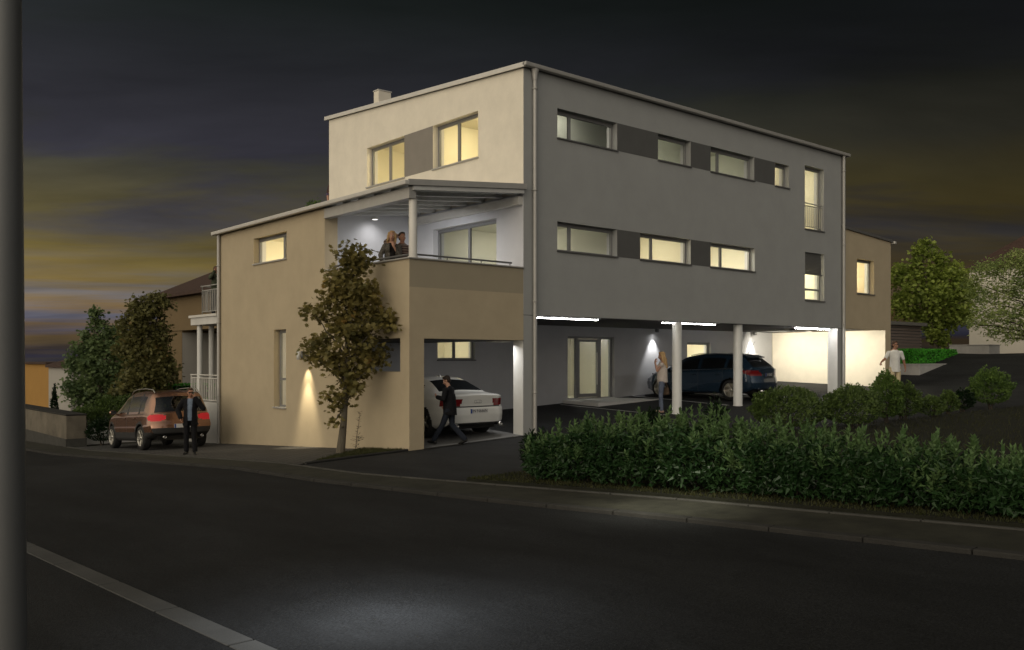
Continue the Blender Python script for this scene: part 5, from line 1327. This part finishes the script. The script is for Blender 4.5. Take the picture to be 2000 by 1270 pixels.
# light at the ceiling of the right wing that floods the pale wall
t = thing('carport_lamp', 'flat ceiling lamp above the right bay of the carport', 'lamp', (16.2,2.4,2.94))
MB().box(-.6,.6,-.09,.09,-.02,.025).build('housing', M['lmetal'], t)
area('carport_light', (16.2,1.3,2.88), (18.1,1.2,1.2), 75, 1.0, .3, (1,.92,.74))
area('carport_light', (16.2,3.6,2.88), (18.1,3.7,1.2), 75, 1.0, .3, (1,.92,.74))
# lamp in the left bay
t = thing('carport_lamp', 'flat ceiling lamp above the white saloon', 'lamp', (-.35,.55,2.31))
MB().box(-.28,.28,-.13,.13,-.02,.015).build('housing', M['lmetal'], t)
area('carport_light', (-.35,.55,2.26), (-.3,1.0,.0), 16, .5, .2, (1,.98,.95))

# street lamp head: a faint pool of light on the road
for cone, pw in ((9,2600),(15,2200),(24,1500),(36,900)):
    spot('street_lamp_light', (-11.41,-9.54,8.2), (-11.0,-11.0,0), pw, cone, 1.0, (.92,.96,1), .1)
for cone, pw in ((9,2600),(15,2200),(22,1200)):
    spot('street_lamp_light', (-11.41,-9.54,8.2), (-5.75,-9.3,0), pw, cone, 1.0, (1,.97,.80), .1)

# ================================================================== sky, camera
w = bpy.data.worlds.new('World'); sc.world = w; w.use_nodes = True
N = w.node_tree.nodes; L = w.node_tree.links; bg = N['Background']
tc = N.new('ShaderNodeTexCoord'); D = tc.outputs['Generated']
sep = N.new('ShaderNodeSeparateXYZ'); L.new(D, sep.inputs[0])
def math2(op, a, b=None, c=None, cl=False):
    n = N.new('ShaderNodeMath'); n.operation = op; n.use_clamp = cl
    for i, v in enumerate((a, b, c)):
        if v is None: continue
        if isinstance(v, (int, float)): n.inputs[i].default_value = v
        else: L.new(v, n.inputs[i])
    return n.outputs[0]
def ramp(fac, els):
    r = N.new('ShaderNodeValToRGB'); cr = r.color_ramp
    while len(cr.elements) < len(els): cr.elements.new(.5)
    for e, (p, c) in zip(cr.elements, els): e.position = p; e.color = (*c, 1)
    L.new(fac, r.inputs['Fac']); return r.outputs['Color']
def mixc(f, a, b, mode='MIX'):
    n = N.new('ShaderNodeMix'); n.data_type = 'RGBA'; n.blend_type = mode
    if isinstance(f, (int, float)): n.inputs['Factor'].default_value = f
    else: L.new(f, n.inputs['Factor'])
    for s, v in ((6, a), (7, b)):
        if isinstance(v, tuple): n.inputs[s].default_value = (*v, 1)
        else: L.new(v, n.inputs[s])
    return n.outputs[2]
def noise3(scl, sz, det=5, rough=.55, dist=0., off=0):
    mp = N.new('ShaderNodeMapping'); mp.inputs['Scale'].default_value = (1,1,sz); mp.inputs['Location'].default_value = (off,off*.7,0)
    L.new(D, mp.inputs['Vector'])
    n = N.new('ShaderNodeTexNoise'); n.inputs['Scale'].default_value = scl; n.inputs['Detail'].default_value = det; n.inputs['Roughness'].default_value = rough
    n.inputs['Distortion'].default_value = dist
    L.new(mp.outputs[0], n.inputs['Vector']); return n.outputs['Fac']
z = sep.outputs['Z']
zw = math2('ADD', z, math2('MULTIPLY', math2('SUBTRACT', noise3(1.6, 3, 4), .5), .14))
warm = ramp(zw, [(0,(.030,.026,.022)),(.025,(.10,.066,.030)),(.055,(.17,.105,.034)),(.085,(.135,.095,.034)),(.12,(.118,.090,.030)),(.16,(.078,.065,.029)),(.21,(.046,.044,.032)),(.27,(.020,.0225,.0195)),(.35,(.0100,.0128,.0118)),(.6,(.0058,.0082,.0082))])
cool = ramp(z, [(0,(.016,.016,.030)),(.018,(.022,.022,.042)),(.035,(.075,.075,.105)),(.06,(.125,.120,.130)),(.10,(.090,.082,.072)),(.15,(.050,.047,.052)),(.20,(.033,.032,.042)),(.26,(.025,.025,.031)),(.36,(.0095,.0120,.0116)),(.6,(.006,.0085,.0092))])
lowmask = ramp(z, [(.05,(1,1,1)),(.15,(0,0,0))])
streak = ramp(noise3(1.3, 30, 6, .6, .25, 3.1), [(.43,(0,0,0)),(.57,(1,1,1))])
den = math2('ADD', math2('MAXIMUM', z, 0.), .10)
def dotn(v):
    n = N.new('ShaderNodeVectorMath'); n.operation = 'DOT_PRODUCT'; L.new(D, n.inputs[0]); n.inputs[1].default_value = v; return n.outputs['Value']
cb = N.new('ShaderNodeCombineXYZ'); L.new(math2('DIVIDE', dotn((.7608,-.6489,0)), den), cb.inputs[0]); L.new(math2('DIVIDE', dotn((.6489,.7608,0)), den), cb.inputs[1])
def sheetnoise(scl, det, rough, rotz, off):
    mp = N.new('ShaderNodeMapping'); mp.inputs['Rotation'].default_value = (0,0,rotz); mp.inputs['Scale'].default_value = (.5,1,1); mp.inputs['Location'].default_value = (off,off*.6,0)
    L.new(cb.outputs[0], mp.inputs['Vector'])
    n = N.new('ShaderNodeTexNoise'); n.inputs['Scale'].default_value = scl; n.inputs['Detail'].default_value = det; n.inputs['Roughness'].default_value = rough; n.inputs['Distortion'].default_value = .4
    L.new(mp.outputs[0], n.inputs['Vector']); return n.outputs['Fac']
f = ramp(sheetnoise(.85, 7, .56, R_(7), 2.3), [(.44,(0,0,0)),(.57,(1,1,1))])
f = mixc(lowmask, f, streak)
lum = math2('MULTIPLY_ADD', sheetnoise(1.2, 6, .58, R_(5), 9.7), 1.5, .27)
sky = mixc(f, warm, cool)
# brighter towards the left of the view, where the last light is
sx = math2('MULTIPLY_ADD', sep.outputs['X'], -1.22, 1.52)
vm = N.new('ShaderNodeVectorMath'); vm.operation = 'SCALE'; L.new(sky, vm.inputs[0]); L.new(math2('MULTIPLY', sx, lum), vm.inputs['Scale'])
# after-glow on the side of the sky behind the viewer, the source of the soft evening light
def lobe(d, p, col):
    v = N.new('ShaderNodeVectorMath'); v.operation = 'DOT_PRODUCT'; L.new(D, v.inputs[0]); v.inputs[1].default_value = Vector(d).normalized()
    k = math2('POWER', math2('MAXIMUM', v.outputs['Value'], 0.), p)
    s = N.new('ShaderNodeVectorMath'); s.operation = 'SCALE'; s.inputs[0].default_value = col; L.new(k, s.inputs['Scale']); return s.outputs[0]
def addv(a, b):
    n = N.new('ShaderNodeVectorMath'); n.operation = 'ADD'; L.new(a, n.inputs[0]); L.new(b, n.inputs[1]); return n.outputs[0]
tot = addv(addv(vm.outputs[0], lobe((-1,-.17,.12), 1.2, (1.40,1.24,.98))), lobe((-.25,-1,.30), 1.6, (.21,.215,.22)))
nsky = N.new('ShaderNodeTexSky'); nsky.sky_type = 'NISHITA'; nsky.sun_disc = False; nsky.sun_elevation = R_(-4); nsky.sun_rotation = R_(-80)
s2 = N.new('ShaderNodeVectorMath'); s2.operation = 'SCALE'; s2.inputs['Scale'].default_value = .02; L.new(nsky.outputs[0], s2.inputs[0])
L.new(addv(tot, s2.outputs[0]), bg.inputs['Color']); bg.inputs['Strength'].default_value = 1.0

sl = bpy.data.lights.new('evening_sun', 'SUN'); sl.energy = .25; sl.angle = R_(35); sl.color = (1,.84,.60)
so = bpy.data.objects.new('evening_sun', sl); COL.objects.link(so); so.rotation_euler = (-Vector((-1,-.45,.16))).to_track_quat('-Z','Y').to_euler()

cam = bpy.data.cameras.new('camera'); co = bpy.data.objects.new('camera', cam); COL.objects.link(co)
cam.sensor_width = 36; cam.lens = 1752/2000*36; cam.shift_y = .033; cam.clip_end = 2000; cam.clip_start = .05
co.location = (-14.4917,-16.5550,1.884); co.rotation_euler = (R_(90),0,R_(49.5379-90))
sc.camera = co
sc.view_settings.view_transform = 'Standard'; sc.view_settings.look = 'None'; sc.view_settings.exposure = 0; sc.view_settings.gamma = 1
sc.cycles.use_denoising = True
try: sc.cycles.denoiser = 'OPENIMAGEDENOISE'
except Exception: pass
sc.cycles.max_bounces = 6; sc.cycles.diffuse_bounces = 3; sc.cycles.glossy_bounces = 3; sc.cycles.transparent_max_bounces = 12
sc.cycles.caustics_reflective = False; sc.cycles.caustics_refractive = False; sc.cycles.sample_clamp_indirect = 4
sc.cycles.use_light_tree = True
